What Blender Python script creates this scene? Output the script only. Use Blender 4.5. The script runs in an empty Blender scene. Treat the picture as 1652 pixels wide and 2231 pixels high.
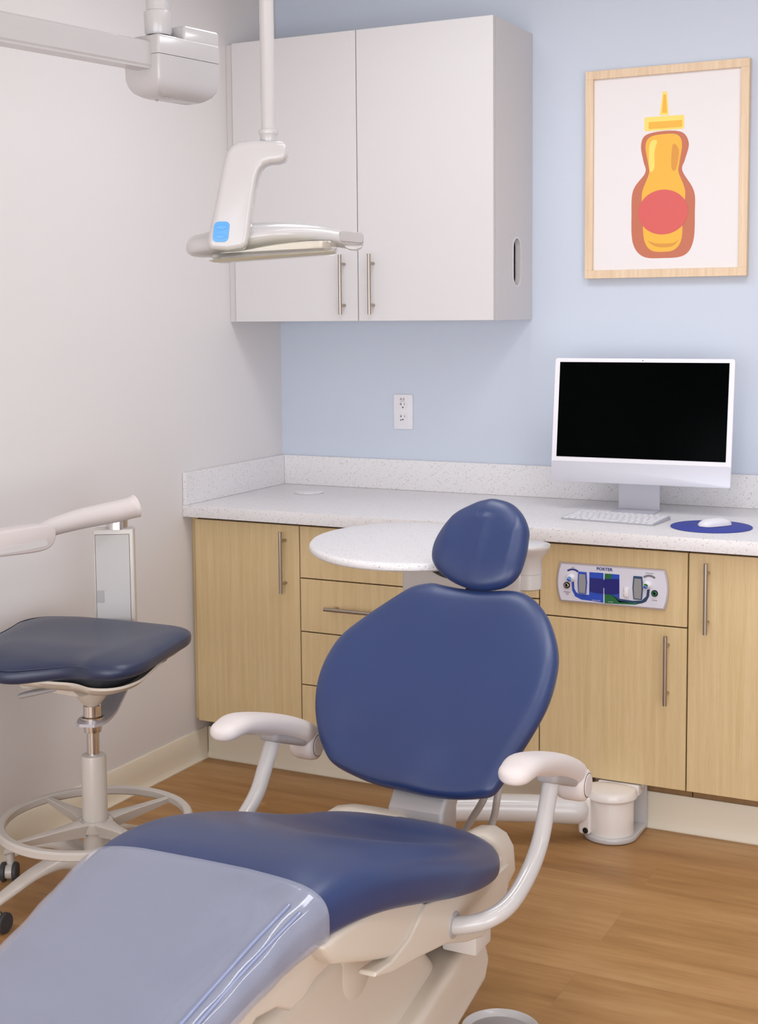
import bpy, bmesh, math, random
from mathutils import Vector, Matrix
R = math.radians
random.seed(4)
SC = bpy.context.scene
COL = SC.collection

# ------------------------------------------------------------------ camera
yaw, pitch, roll = 0.4666, -0.0947, -0.009
fw = Vector((-math.sin(yaw)*math.cos(pitch), math.cos(yaw)*math.cos(pitch), math.sin(pitch)))
rt0 = Vector((math.cos(yaw), math.sin(yaw), 0)); up0 = rt0.cross(fw)
rt = math.cos(roll)*rt0 + math.sin(roll)*up0
up = -math.sin(roll)*rt0 + math.cos(roll)*up0
cam = bpy.data.cameras.new('camera'); co = bpy.data.objects.new('camera', cam); COL.objects.link(co)
M = Matrix((rt, up, -fw)).transposed().to_4x4(); M.translation = (2.7027, -4.555, 1.5401)
co.matrix_world = M
cam.sensor_fit = 'VERTICAL'; cam.sensor_height = 36; cam.lens = 36*3060/2231
cam.shift_y = -144.3/2231
cam.clip_start = .05
SC.camera = co

# ------------------------------------------------------------------ world, exposure
w = bpy.data.worlds.new('world'); SC.world = w; w.use_nodes = True
w.node_tree.nodes['Background'].inputs[0].default_value = (.9, .93, 1, 1)
w.node_tree.nodes['Background'].inputs[1].default_value = .3
vs = SC.view_settings
vs.view_transform = 'Standard'; vs.look = 'None'; vs.gamma = 1; vs.use_curve_mapping = False
vs.exposure = 0.03
CEIL = 2.78
# ceiling panels: (x, y, size x, size y, watts)
PANELS = [(.95, -1.22, .45, .45, 7), (2.1, -1.45, .55, .55, 8), (1.9, -2.3, .09, 1.4, 5), (3.1, -2.3, .09, 1.4, 8), (1.9, -5.2, 1.15, .55, 4)]
LAMPCOL = (.87, .93, 1.0)

for (lx, ly, sx, sy, wt) in PANELS:
    ld = bpy.data.lights.new('panel_light', 'AREA'); ld.shape = 'RECTANGLE'; ld.size = sx; ld.size_y = sy
    ld.energy = wt; ld.color = LAMPCOL
    lo = bpy.data.objects.new('panel_light', ld); COL.objects.link(lo); lo.location = (lx, ly, CEIL-.02)
ld = bpy.data.lights.new('front_fill_light', 'AREA'); ld.shape = 'RECTANGLE'; ld.size = 3.5; ld.size_y = 1.9; ld.energy = 86; ld.color = (.86, .93, 1)  # broad fill light added behind the camera to even out the room
lo = bpy.data.objects.new('front_fill_light', ld); COL.objects.link(lo); lo.location = (2.15, -6.36, 1.05); lo.rotation_euler = (R(90), 0, 0)
ld = bpy.data.lights.new('side_fill_light', 'AREA'); ld.shape = 'RECTANGLE'; ld.size = 2.4; ld.size_y = 1.7; ld.energy = 50; ld.color = (.86, .93, 1)  # second fill light, added on the unseen right to brighten the left wall
lo = bpy.data.objects.new('side_fill_light', ld); COL.objects.link(lo); lo.location = (4.26, -4.7, .95); lo.rotation_euler = (R(90), 0, R(90))

# ------------------------------------------------------------------ materials
def s2l(c):
    return tuple(((v/255)/12.92 if v/255 <= .04045 else ((v/255+.055)/1.055)**2.4) for v in c)
class N:
    def __init__(s, name):
        s.m = bpy.data.materials.new(name); s.m.use_nodes = True
        s.t = s.m.node_tree; s.b = s.t.nodes['Principled BSDF']
    def n(s, typ, **kw):
        x = s.t.nodes.new(typ)
        for k, v in kw.items():
            if k[0] == 'i' and k[1:].isdigit(): x.inputs[int(k[1:])].default_value = v
            elif k.startswith('I_'): x.inputs[k[2:]].default_value = v
            else: setattr(x, k, v)
        return x
    def l(s, a, b): s.t.links.new(a, b)
    def ramp(s, fac, stops):
        r = s.n('ShaderNodeValToRGB'); e = r.color_ramp.elements
        while len(e) < len(stops): e.new(.5)
        for i, (p, c) in enumerate(stops):
            e[i].position = p; e[i].color = (*c, 1) if len(c) == 3 else c
        s.l(fac, r.inputs[0]); return r.outputs[0]
    def coord(s, scale=(1, 1, 1), rot=(0, 0, 0), kind='Object', loc=(0, 0, 0)):
        t = s.n('ShaderNodeTexCoord'); mp = s.n('ShaderNodeMapping')
        mp.inputs['Scale'].default_value = scale; mp.inputs['Rotation'].default_value = rot; mp.inputs['Location'].default_value = loc
        s.l(t.outputs[kind], mp.inputs[0]); return mp.outputs[0]
    def noise(s, vec, sc, det=4, rough=.5):
        n = s.n('ShaderNodeTexNoise'); n.inputs['Scale'].default_value = sc; n.inputs['Detail'].default_value = det; n.inputs['Roughness'].default_value = rough
        s.l(vec, n.inputs['Vector']); return n.outputs['Fac']
    def mix(s, f, a, b, typ='MIX'):
        m = s.n('ShaderNodeMix', data_type='RGBA', blend_type=typ)
        for k, v in (('Factor', f), ('A', a), ('B', b)):
            sock = [i for i in m.inputs if i.name == k and (i.type == 'RGBA' or k == 'Factor' and i.type == 'VALUE')][0]
            if isinstance(v, (int, float)): sock.default_value = v
            elif isinstance(v, tuple): sock.default_value = (*v, 1) if len(v) == 3 else v
            else: s.l(v, sock)
        return [o for o in m.outputs if o.type == 'RGBA'][0]
    def bump(s, h, st=.1, d=.001):
        b = s.n('ShaderNodeBump'); b.inputs['Strength'].default_value = st; b.inputs['Distance'].default_value = d
        s.l(h, b.inputs['Height']); s.l(b.outputs[0], s.b.inputs['Normal'])
def pm(name, rgb, rough=.5, metal=0, spec=.5, coat=0, bumps=None, coat_r=.1):
    a = N(name); a.b.inputs['Base Color'].default_value = (*s2l(rgb), 1)
    a.b.inputs['Roughness'].default_value = rough; a.b.inputs['Metallic'].default_value = metal
    a.b.inputs['Specular IOR Level'].default_value = spec; a.b.inputs['Coat Weight'].default_value = coat; a.b.inputs['Coat Roughness'].default_value = coat_r
    if bumps: a.bump(a.noise(a.coord(), bumps[0], 3), bumps[1], bumps[2])
    return a.m
def emis(name, rgb, st):
    a = N(name); a.b.inputs['Base Color'].default_value = (*s2l(rgb), 1)
    a.b.inputs['Emission Color'].default_value = (*s2l(rgb), 1); a.b.inputs['Emission Strength'].default_value = st; return a.m
def wood(name, c1, c2, c3, axis='z', seam=False):
    a = N(name)
    sc = (30, 30, 1.1) if axis == 'z' else (1.6, 22, 22) if axis == 'x' else (30, 1.2, 30)
    v = a.coord(sc)
    f = a.noise(v, 2.2, 6, .62); col = a.ramp(f, [(.3, s2l(c1)), (.52, s2l(c2)), (.72, s2l(c3))])
    v2 = a.coord(tuple(q*4 for q in sc)); f2 = a.noise(v2, 3, 3, .6)
    dark = a.ramp(f2, [(.34, (.86, .84, .80)), (.5, (1, 1, 1))])
    a.l(a.mix(.45, col, dark, 'MULTIPLY'), a.b.inputs['Base Color'])
    a.b.inputs['Roughness'].default_value = .5; a.bump(f2, .06, .0005)
    return a.m
def floor_mat():
    a = N('oak_plank_floor')
    v0 = a.coord((1, 1, 1))
    br = a.n('ShaderNodeTexBrick'); br.offset = .37
    for k, q in (('Scale', 1), ('Brick Width', 1.25), ('Row Height', .185), ('Mortar Size', .0007), ('Mortar Smooth', .3), ('Bias', 0)): br.inputs[k].default_value = q
    br.inputs['Color1'].default_value = (.0, .0, .0, 1); br.inputs['Color2'].default_value = (1, 1, 1, 1); br.inputs['Mortar'].default_value = (.5, .5, .5, 1)
    a.l(v0, br.inputs['Vector'])
    # every plank gets its own grain offset
    add = a.n('ShaderNodeVectorMath', operation='MULTIPLY_ADD'); add.inputs[1].default_value = (7, 3, 5)
    a.l(br.outputs['Color'], add.inputs[0]); a.l(a.coord((1.1, 9, 9)), add.inputs[2])
    f = a.noise(add.outputs[0], 1.7, 8, .6)
    c = a.ramp(f, [(.28, s2l((152, 110, 66))), (.46, s2l((171, 127, 79))), (.6, s2l((182, 139, 91))), (.76, s2l((194, 153, 106)))])
    add2 = a.n('ShaderNodeVectorMath', operation='MULTIPLY_ADD'); add2.inputs[1].default_value = (9, 5, 5)
    a.l(br.outputs['Color'], add2.inputs[0]); a.l(a.coord((5, 90, 90)), add2.inputs[2])
    f2 = a.noise(add2.outputs[0], 1.4, 5, .7)
    c = a.mix(.5, c, a.ramp(f2, [(.32, (.84, .81, .78)), (.5, (1, 1, 1)), (.7, (1.10, 1.09, 1.06))]), 'MULTIPLY')
    tone = a.ramp(br.outputs['Color'], [(0, (.97, .965, .96)), (1, (1.02, 1.02, 1.02))])
    c = a.mix(1, c, tone, 'MULTIPLY')
    c = a.mix(br.outputs['Fac'], c, s2l((160, 118, 77)))
    a.l(c, a.b.inputs['Base Color']); a.b.inputs['Roughness'].default_value = .42; a.b.inputs['Specular IOR Level'].default_value = .4
    a.bump(f2, .05, .0006); return a.m
def terrazzo(name, base=(232, 229, 230)):
    a = N(name); v = a.coord((1, 1, 1)); col = s2l(base)
    for sc, th, cols, off in ((150, .16, [(0, (.36, .27, .22)), (.4, (.62, .47, .37)), (.7, (.40, .39, .40)), (1, (.75, .7, .66))], 0), (260, .2, [(0, (.55, .5, .47)), (1, (.8, .76, .73))], 3.1), (75, .1, [(0, (.5, .36, .3)), (1, (.55, .53, .5))], 7.7)):
        vo = a.n('ShaderNodeTexVoronoi'); vo.inputs['Scale'].default_value = sc
        a.l(a.coord((1, 1, 1), (.3, .5, .2), 'Object', (off, off, off)), vo.inputs['Vector'])
        mask = a.ramp(vo.outputs['Distance'], [(th, (1, 1, 1)), (th+.09, (0, 0, 0))])
        sep = a.n('ShaderNodeSeparateColor'); a.l(vo.outputs['Color'], sep.inputs[0])
        pick = a.ramp(sep.outputs[1], [(.40, (0, 0, 0)), (.46, (1, 1, 1))])
        m = a.mix(1, mask, pick, 'MULTIPLY')
        spot = a.ramp(sep.outputs[0], cols)
        col = a.mix(m, col, spot)
    a.l(col, a.b.inputs['Base Color']); a.b.inputs['Roughness'].default_value = .3; a.b.inputs['Specular IOR Level'].default_value = .4
    return a.m
def paint(name, rgb, rough=.6):
    a = N(name); f = a.noise(a.coord(), 260, 2)
    a.b.inputs['Base Color'].default_value = (*s2l(rgb), 1); a.b.inputs['Roughness'].default_value = rough
    a.b.inputs['Specular IOR Level'].default_value = .3; a.bump(f, .05, .0008); return a.m
def vinyl(name, rgb):
    a = N(name); f = a.noise(a.coord(), 420, 3); big = a.noise(a.coord(), 3.5, 3)
    c = s2l(rgb); a.l(a.mix(a.ramp(big, [(.3, (0, 0, 0)), (.7, (1, 1, 1))]), tuple(q*.94 for q in c), tuple(q*1.06 for q in c)), a.b.inputs['Base Color'])
    a.b.inputs['Roughness'].default_value = .38; a.b.inputs['Specular IOR Level'].default_value = .6
    a.b.inputs['Sheen Weight'].default_value = .05; a.b.inputs['Sheen Roughness'].default_value = .4
    a.bump(f, .06, .0006); return a.m
def clear_vinyl():
    a = N('clear_vinyl'); a.b.inputs['Base Color'].default_value = (.55, .575, .70, 1); a.b.inputs['Roughness'].default_value = .10
    a.b.inputs['Specular IOR Level'].default_value = .8; a.b.inputs['Alpha'].default_value = .30
    a.b.inputs['Coat Weight'].default_value = .6; a.b.inputs['Coat Roughness'].default_value = .06
    v = a.coord((1.6, .5, 1)); f = a.noise(v, 4, 1, .3); a.bump(f, .10, .01)
    return a.m
def glassy(name, rgb, rough=.05, alpha=.35):
    a = N(name); a.b.inputs['Base Color'].default_value = (*s2l(rgb), 1); a.b.inputs['Roughness'].default_value = rough
    a.b.inputs['Transmission Weight'].default_value = .8; a.b.inputs['Alpha'].default_value = alpha; return a.m

MT = dict(
    white_wall=paint('white_wall_paint', (226, 221, 220)), blue_wall=paint('pale_blue_wall_paint', (206, 213, 226)), ceil=paint('ceiling_paint', (236, 235, 233)),
    floor=floor_mat(), base=pm('cream_vinyl_base', (234, 224, 204), .45), toe=wood('toe_board', (140, 108, 70), (150, 116, 76), (160, 124, 82)),
    oak=wood('light_maple_laminate', (211, 184, 136), (218, 192, 146), (225, 200, 157)), dark=pm('dark_gap', (70, 48, 34), .7),
    lam=pm('white_laminate', (212, 208, 208), .42), lam_edge=pm('grey_edge_laminate', (205, 199, 198), .5),
    nickel=pm('brushed_nickel', (176, 166, 156), .32, 1), chrome=pm('polished_chrome', (222, 218, 216), .14, 1),
    top=terrazzo('speckled_quartz'), vin=vinyl('navy_vinyl', (36, 54, 100)), stoolvin=vinyl('dark_navy_vinyl', (38, 48, 76)), cover=clear_vinyl(), highlight_bead=pm('highlight_bead_vinyl', (120, 130, 165), .10, spec=1.0, coat=1, coat_r=.03),
    wplast=pm('white_enamel', (214, 210, 209), .28, coat=.4), lampw=pm('lamp_white_enamel', (190, 186, 186), .25, coat=.4), cream=pm('cream_plastic', (208, 196, 182), .45), grey=pm('light_grey_enamel', (196, 191, 189), .25, coat=.5),
    armpad=pm('off_white_soft_plastic', (218, 208, 205), .5), greyp=pm('grey_plastic', (168, 163, 163), .45), post=pm('back_post_grey', (190, 184, 182), .4),
    stoolgrey=pm('warm_grey_enamel', (204, 196, 188), .32, coat=.3), rubber=pm('dark_rubber', (62, 62, 66), .6), panelgrey=pm('silver_grey_panel', (192, 188, 186), .45, 0),
    kbase=pm('keyboard_base_grey', (172, 171, 178), .4), alu=pm('silver_aluminium', (200, 199, 208), .38, .3), white=pm('white_plastic', (235, 232, 236), .35), black=pm('black_screen_glass', (1, 2, 2), .15, spec=.02), bk=pm('black_mark', (22, 20, 22), .6),
    pad=pm('royal_blue_mat', (58, 70, 160), .7), frame=wood('pale_ash_frame', (222, 192, 158), (232, 204, 172), (238, 214, 186), 'z'), paper=pm('print_paper', (236, 230, 230), .5),
    blue=pm('switch_blue', (86, 160, 225), .35), plate=pm('faceplate_white', (222, 220, 232), .3), plateedge=pm('faceplate_grey_rim', (184, 172, 178), .4),
    pblue=pm('print_blue', (38, 78, 190), .35), pdark=pm('print_navy', (26, 34, 120), .2), pgreen=pm('print_green', (30, 105, 62), .35), pteal=pm('print_teal', (44, 72, 110), .35), ink=pm('ink_navy', (52, 62, 130), .6), inkg=pm('ink_grey', (120, 116, 120), .6),
    tube=pm('flow_tube_grey', (150, 150, 152), .15), green=pm('outlet_green', (16, 96, 62), .25), jar=pm('print_amber', (244, 184, 66), .5), jar2=pm('print_deep_amber', (222, 152, 64), .5), jar3=pm('print_russet', (198, 114, 86), .5), jar4=pm('print_lemon', (250, 222, 112), .5), coral=pm('print_coral', (218, 96, 92), .5),
    lens=glassy('clear_lens', (235, 228, 215), .06, .55), diff=emis('panel_diffuser', (255, 248, 242), 2.2), hose=pm('grey_hose', (176, 168, 164), .4), yel=pm('lens_amber_edge', (200, 188, 140), .3), peg=pm('lens_reflector', (205, 196, 186), .25, .4),
    cer=pm('off_white_valve', (236, 229, 224), .3, coat=.3), cov=pm('cover_white', (214, 206, 200), .4))

# ------------------------------------------------------------------ mesh helpers
def bmnew(): return bmesh.new()
def root(o):
    v = Vector((0, 0, 0)); p = o
    while p is not None: v += p.location; p = p.parent
    return v
def mk(name, bm, m, parent=None, smooth=True, ang=35, kind=None, label=None):
    """link bm (given in world coordinates) as one object"""
    bmesh.ops.recalc_face_normals(bm, faces=bm.faces[:])
    if parent is not None: off = root(parent)
    else:
        zs = [v.co for v in bm.verts]
        off = Vector((sum(v.x for v in zs)/len(zs), sum(v.y for v in zs)/len(zs), min(v.z for v in zs)))
    bmesh.ops.translate(bm, vec=-off, verts=bm.verts[:])
    me = bpy.data.meshes.new(name); bm.to_mesh(me); bm.free()
    ms = m if isinstance(m, (list, tuple)) else [m]
    for q in ms: me.materials.append(q)
    if smooth:
        me.polygons.foreach_set('use_smooth', [True]*len(me.polygons))
        try: me.set_sharp_from_angle(angle=R(ang))
        except Exception: pass
    o = bpy.data.objects.new(name, me); COL.objects.link(o)
    if parent is not None: o.parent = parent
    else: o.location = off
    if kind: o['kind'] = kind
    if label: o['label'] = label
    return o
def thing(name, label, cat, loc, group=None):
    o = bpy.data.objects.new(name, None); COL.objects.link(o); o.location = loc; o.empty_display_size = .1
    o['label'] = label; o['category'] = cat
    if group: o['group'] = group
    return o
def tag(o, label, cat, group=None):
    o['label'] = label; o['category'] = cat
    if group: o['group'] = group
    return o
def box(bm, x0, x1, y0, y1, z0, z1, bev=0, seg=2, mi=0, mat=None):
    g = bmesh.ops.create_cube(bm, size=1); vs_ = g['verts']
    for v in vs_:
        v.co = Vector(((x0+x1)/2+v.co.x*(x1-x0), (y0+y1)/2+v.co.y*(y1-y0), (z0+z1)/2+v.co.z*(z1-z0)))
    fs = set(f for v in vs_ for f in v.link_faces)
    if bev:
        es = list(set(e for v in vs_ for e in v.link_edges))
        r = bmesh.ops.bevel(bm, geom=es, offset=bev, segments=seg, profile=.6, affect='EDGES'); fs |= set(r['faces'])
        fs = {f for f in fs if f.is_valid}
    vv = set(v for f in fs for v in f.verts)
    for f in fs: f.material_index = mi
    if mat is not None: bmesh.ops.transform(bm, matrix=mat, verts=list(vv))
    return list(vv)
def cyl(bm, a, b, r0, r1=None, seg=28, mi=0, cap=True):
    a = Vector(a); b = Vector(b); r1 = r0 if r1 is None else r1
    d = b-a; q = Vector((0, 0, 1)).rotation_difference(d.normalized()).to_matrix().to_4x4()
    g = bmesh.ops.create_cone(bm, cap_ends=cap, segments=seg, radius1=r0, radius2=r1, depth=d.length, matrix=Matrix.Translation((a+b)/2) @ q)
    for f in set(f for v in g['verts'] for f in v.link_faces): f.material_index = mi
    return g['verts']
def lathe(bm, prof, c, axis=(0, 0, 1), seg=40, mi=0):
    """prof: list of (radius, height) revolved about axis through c"""
    q = Vector((0, 0, 1)).rotation_difference(Vector(axis).normalized()).to_matrix(); c = Vector(c); rings = []
    for r, h in prof:
        if r < 1e-6: rings.append([bm.verts.new(c+q @ Vector((0, 0, h)))])
        else: rings.append([bm.verts.new(c+q @ Vector((r*math.cos(2*math.pi*k/seg), r*math.sin(2*math.pi*k/seg), h))) for k in range(seg)])
    for A, B in zip(rings, rings[1:]):
        if len(A) == 1 and len(B) == 1: continue
        for k in range(seg):
            k2 = (k+1) % seg
            if len(A) == 1: f = bm.faces.new((A[0], B[k], B[k2]))
            elif len(B) == 1: f = bm.faces.new((A[k], B[0], A[k2]))
            else: f = bm.faces.new((A[k], B[k], B[k2], A[k2]))
            f.material_index = mi
    for rg in (rings[0], rings[-1]):
        if len(rg) > 2: f = bm.faces.new(rg); f.material_index = mi
def crs(pts, n, closed=False):
    """Catmull-Rom through pts, n samples per span"""
    P = [Vector(p) for p in pts]; L = len(P); out = []
    for i in range(L if closed else L-1):
        if closed: a, b, c, d = P[i-1], P[i], P[(i+1) % L], P[(i+2) % L]
        else: a, b, c, d = P[max(i-1, 0)], P[i], P[i+1], P[min(i+2, L-1)]
        for k in range(n):
            t = k/n
            out.append(.5*((2*b)+(c-a)*t+(2*a-5*b+4*c-d)*t*t+(3*b-a-3*c+d)*t**3))
    if not closed: out.append(P[-1].copy())
    return out
def loft(bm, rings, cap=True, mi=0, closed=False):
    V = [[bm.verts.new(p) for p in r] for r in rings]; n = len(V[0]); pairs = list(zip(V, V[1:]))
    if closed: pairs.append((V[-1], V[0]))
    for A, B in pairs:
        for k in range(n):
            f = bm.faces.new((A[k], A[(k+1) % n], B[(k+1) % n], B[k])); f.material_index = mi
    if cap and not closed:
        for rg in (V[0], V[-1]): f = bm.faces.new(rg); f.material_index = mi
    return V
def tube(bm, pts, rad, seg=20, n=8, flat=1.0, upv=None, cap=True, mi=0, round_ends=False, smoothpath=True):
    """round or elliptical tube along pts; rad: number or list per point; flat = height/width ratio"""
    k0 = len(pts); path = crs(pts, n) if smoothpath else [Vector(p) for p in pts]
    if isinstance(rad, (int, float)): rr = [(rad,)*1 for _ in path]; rr = [rad for _ in path]
    else:
        if smoothpath: rr = [max(v.x, 1e-4) for v in crs([(r, 0, 0) for r in rad], n)]
        else: rr = list(rad)
    if round_ends:
        def ends(path, rr):
            d = (path[0]-path[1]).normalized(); r = rr[0]; np_, nr = [], []
            for j in range(5, 0, -1):
                a = j/5*math.pi/2*.97; np_.append(path[0]+d*r*math.sin(a)); nr.append(r*math.cos(a))
            return np_+path, nr+rr
        path, rr = ends(path, rr); path.reverse(); rr.reverse(); path, rr = ends(path, rr); path.reverse(); rr.reverse()
    rings = []; side = None
    for i, p in enumerate(path):
        t = (path[min(i+1, len(path)-1)]-path[max(i-1, 0)]).normalized()
        if upv is not None: s = t.cross(Vector(upv)).normalized()
        elif side is None:
            s = t.cross(Vector((0, 0, 1)));
            if s.length < .05: s = t.cross(Vector((1, 0, 0)))
            s.normalize()
        else: s = (side-t*side.dot(t)).normalized()
        side = s; u = s.cross(t).normalized()
        rings.append([p+s*rr[i]*math.cos(2*math.pi*k/seg)+u*rr[i]*flat*math.sin(2*math.pi*k/seg) for k in range(seg)])
    loft(bm, rings, cap, mi)
def prism(bm, pts, ext, bev=0, seg=2, mi=0, holes=None):
    """pts: 3D polygon (planar); ext: extrusion vector"""
    ext = Vector(ext); vs1 = [bm.verts.new(Vector(p)) for p in pts]
    if holes:
        es = [bm.edges.new((vs1[i], vs1[(i+1) % len(vs1)])) for i in range(len(vs1))]
        for h in holes:
            hv = [bm.verts.new(Vector(p)) for p in h]; es += [bm.edges.new((hv[i], hv[(i+1) % len(hv)])) for i in range(len(hv))]
        r = bmesh.ops.triangle_fill(bm, edges=es, use_beauty=True); fs = [g for g in r['geom'] if isinstance(g, bmesh.types.BMFace)]
    else: fs = [bm.faces.new(vs1)]
    r = bmesh.ops.extrude_face_region(bm, geom=fs); nv = [g for g in r['geom'] if isinstance(g, bmesh.types.BMVert)]
    bmesh.ops.translate(bm, vec=ext, verts=nv)
    allv = set(nv) | set(v for f in fs for v in f.verts); allf = set(f for v in allv for f in v.link_faces)
    for f in allf: f.material_index = mi
    if bev:
        e1 = set()
        for f in allf:
            if not f.is_valid: continue
        edges = [e for e in set(e for v in allv for e in v.link_edges) if len(e.link_faces) == 2 and e.calc_face_angle(0) > R(50)]
        r = bmesh.ops.bevel(bm, geom=edges, offset=bev, segments=seg, profile=.6, affect='EDGES', clamp_overlap=True)
        for f in r['faces']: f.material_index = mi
def rrect(x0, x1, y0, y1, r, n=6):
    out = []
    for cx, cy, a0 in ((x1-r, y1-r, 0), (x0+r, y1-r, 90), (x0+r, y0+r, 180), (x1-r, y0+r, 270)):
        for k in range(n+1):
            a = R(a0+90*k/n); out.append((cx+r*math.cos(a), cy+r*math.sin(a)))
    return out
def pillow(bm, uv, P0, ux, uy, th_f, th_b, dish=None, p=2.6, n=4, rings=14, mi=0):
    """cushion with outline uv in the plane (P0, ux, uy); thickness forward/back of the plane; dish(u,v) bends the front"""
    P0, ux, uy = Vector(P0), Vector(ux).normalized(), Vector(uy).normalized(); nn = ux.cross(uy).normalized()
    o = crs([(a, b, 0) for a, b in uv], n, closed=True); c = sum(o, Vector())/len(o)
    prof = []
    for k in range(rings+1):
        a = math.pi/2*k/rings; s = math.sin(a)**.85 if k else 0
        prof.append(s)
    prof = [1-(1-q)**1.0 for q in prof]
    R_ = []
    for sgn, th in ((1, th_f), (-1, th_b)):
        seq = prof if sgn == 1 else prof[::-1][1:]
        for s in seq:
            if s == 0: s = .002
            h = (max(0, 1-s**p))**(1/p)*th*sgn
            ring = []
            for q in o:
                u = c+(q-c)*s; d = dish(u.x, u.y, s) if dish else 0
                ring.append(P0+ux*u.x+uy*u.y+nn*(h+d))
            R_.append(ring)
    loft(bm, R_, True, mi)
def text(body, size, P, ux, uy, m, parent, name='lettering', align='CENTER', bold=0, thick=.0004, sx=1.0):
    cu = bpy.data.curves.new(name, 'FONT'); cu.body = body; cu.size = size; cu.align_x = align; cu.align_y = 'CENTER'; cu.extrude = thick; cu.offset = bold; cu.resolution_u = 3
    t = bpy.data.objects.new('tmp', cu); COL.objects.link(t); bpy.context.view_layer.update()
    me = bpy.data.meshes.new_from_object(t.evaluated_get(bpy.context.evaluated_depsgraph_get())); bpy.data.objects.remove(t)
    bm = bmnew(); bm.from_mesh(me); bpy.data.meshes.remove(me)
    ux, uy = Vector(ux).normalized(), Vector(uy).normalized(); nn = ux.cross(uy)
    for v in bm.verts: q = v.co.copy(); v.co = Vector(P)+ux*q.x*sx+uy*q.y+nn*q.z
    return mk(name, bm, m, parent, smooth=False)
def dupe(o, parent, dloc):
    c = o.copy(); COL.objects.link(c); c.parent = parent; c.location = o.location+Vector(dloc)
    return c

# ================================================================== SETTING
X1, Y0 = 4.3, -6.4
def struct(name, bm, m, smooth=False): return mk(name, bm, m, None, smooth, kind='structure')
b = bmnew(); box(b, -.1, X1+.1, Y0-.1, .1, -.1, 0); struct('floor', b, MT['floor'])
b = bmnew(); box(b, -.1, X1+.1, Y0-.1, .1, CEIL, CEIL+.1); struct('ceiling', b, MT['ceil'])
b = bmnew(); box(b, -.1, X1+.1, 0, .1, 0, CEIL); struct('wall_back', b, MT['blue_wall'])
b = bmnew(); box(b, -.1, 0, Y0, 0, 0, CEIL); struct('wall_left', b, MT['white_wall'])
b = bmnew(); box(b, X1, X1+.1, Y0, 0, 0, CEIL); struct('wall_right', b, MT['white_wall'])
b = bmnew(); box(b, -.1, X1+.1, Y0-.1, Y0, 0, CEIL); struct('wall_front', b, MT['white_wall'])
def coved(bm, p0, p1, nrm, h):
    """vinyl base with a small cove at the floor: profile swept from p0 to p1"""
    prof = [(0, 0), (.016, 0), (.0165, .004), (.011, .012), (.008, .022), (.007, .05), (.007, h-.004), (.005, h), (0, h)]
    nrm = Vector(nrm); rings = [[Vector(p)+nrm*a+Vector((0, 0, z)) for a, z in prof] for p in (p0, p1)]
    loft(bm, rings)
b = bmnew(); coved(b, (0, 0, 0), (0, Y0, 0), (1, 0, 0), .109); mk('baseboard_left', b, MT['base'], None, True, 40, kind='structure')
b = bmnew(); coved(b, (.012, -.548, 0), (2.17, -.548, 0), (0, -1, 0), .109); mk('baseboard_back', b, MT['base'], None, True, 40, kind='structure')
b = bmnew()
for q in ((.34, .40, .04, 2.06), (3.90, 3.96, .04, 2.06), (.40, 3.90, .04, .10), (.40, 3.90, 2.0, 2.06), (1.55, 1.59, .10, 2.0), (2.72, 2.76, .10, 2.0)): box(b, q[0], q[1], Y0, Y0+.03, q[2], q[3])
struct('fill_light_frame_1', b, MT['white'])  # made-up frame around the added front fill light
b = bmnew()
for q in ((-5.96, -5.90, .04, 1.86), (-3.50, -3.44, .04, 1.86), (-5.90, -3.50, .04, .10), (-5.90, -3.50, 1.80, 1.86), (-4.72, -4.68, .10, 1.80)): box(b, X1-.03, X1, *q)
struct('fill_light_frame_2', b, MT['white'])  # made-up frame around the added side fill light
for i, (lx, ly, sx, sy, wt) in enumerate(PANELS):
    t = thing('ceiling_panel_light', 'flat white square ceiling light panel, number %d from the cabinet wall' % (i+1), 'ceiling light', (lx, ly, CEIL-.012), 'ceiling light panels')
    t['label'] = ['flat ceiling light panel above the wall cabinet end', 'flat ceiling light panel above the computer desk', 'narrow linear ceiling light above the dental chair', 'narrow linear ceiling light on the open floor side', 'ceiling light panel at the far entrance side'][i]
    b = bmnew()
    for q in ((lx-sx/2-.03, lx-sx/2, ly-sy/2-.03, ly+sy/2+.03), (lx+sx/2, lx+sx/2+.03, ly-sy/2-.03, ly+sy/2+.03), (lx-sx/2, lx+sx/2, ly-sy/2-.03, ly-sy/2), (lx-sx/2, lx+sx/2, ly+sy/2, ly+sy/2+.03)): box(b, *q, CEIL-.012, CEIL)
    mk('frame', b, MT['white'], t, False)
    b = bmnew(); box(b, lx-sx/2, lx+sx/2, ly-sy/2, ly+sy/2, CEIL-.008, CEIL-.002); mk('diffuser', b, MT['diff'], t, False)

# ================================================================== CABINETS
def handle(parent, c, length, axis, ydoor, m=None, name='bar_handle'):
    """bar pull; c = centre on the door face"""
    m = m or MT['nickel']; b = bmnew(); yb = ydoor-.034; d = Vector((1, 0, 0)) if axis == 'x' else Vector((0, 0, 1))
    c = Vector((c[0], yb, c[1])); cyl(b, c-d*length/2, c+d*length/2, .0062, seg=20)
    for s in (-1, 1):
        q = c+d*s*(length/2-.031); cyl(b, q, q+Vector((0, .034, 0)), .005, seg=16)
    return mk(name, b, m, parent)
uc = thing('wall_cabinet', 'white two-door wall cabinet hung high on the blue wall', 'cabinet', (.5, -.17, 1.511))
b = bmnew()
Zb, Zt = 1.5115, 2.468
box(b, .02, .999, -.33, -.001, Zb+.001, Zb+.018); box(b, .02, .999, -.33, -.001, Zt-.019, Zt-.002); box(b, .02, .038, -.33, -.001, Zb+.018, Zt-.019)
box(b, .038, .98, -.012, -.001, Zb+.018, Zt-.019); box(b, .50, .518, -.328, -.012, Zb+.018, Zt-.019)
mk('carcass', b, MT['lam'], uc, False)
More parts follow.
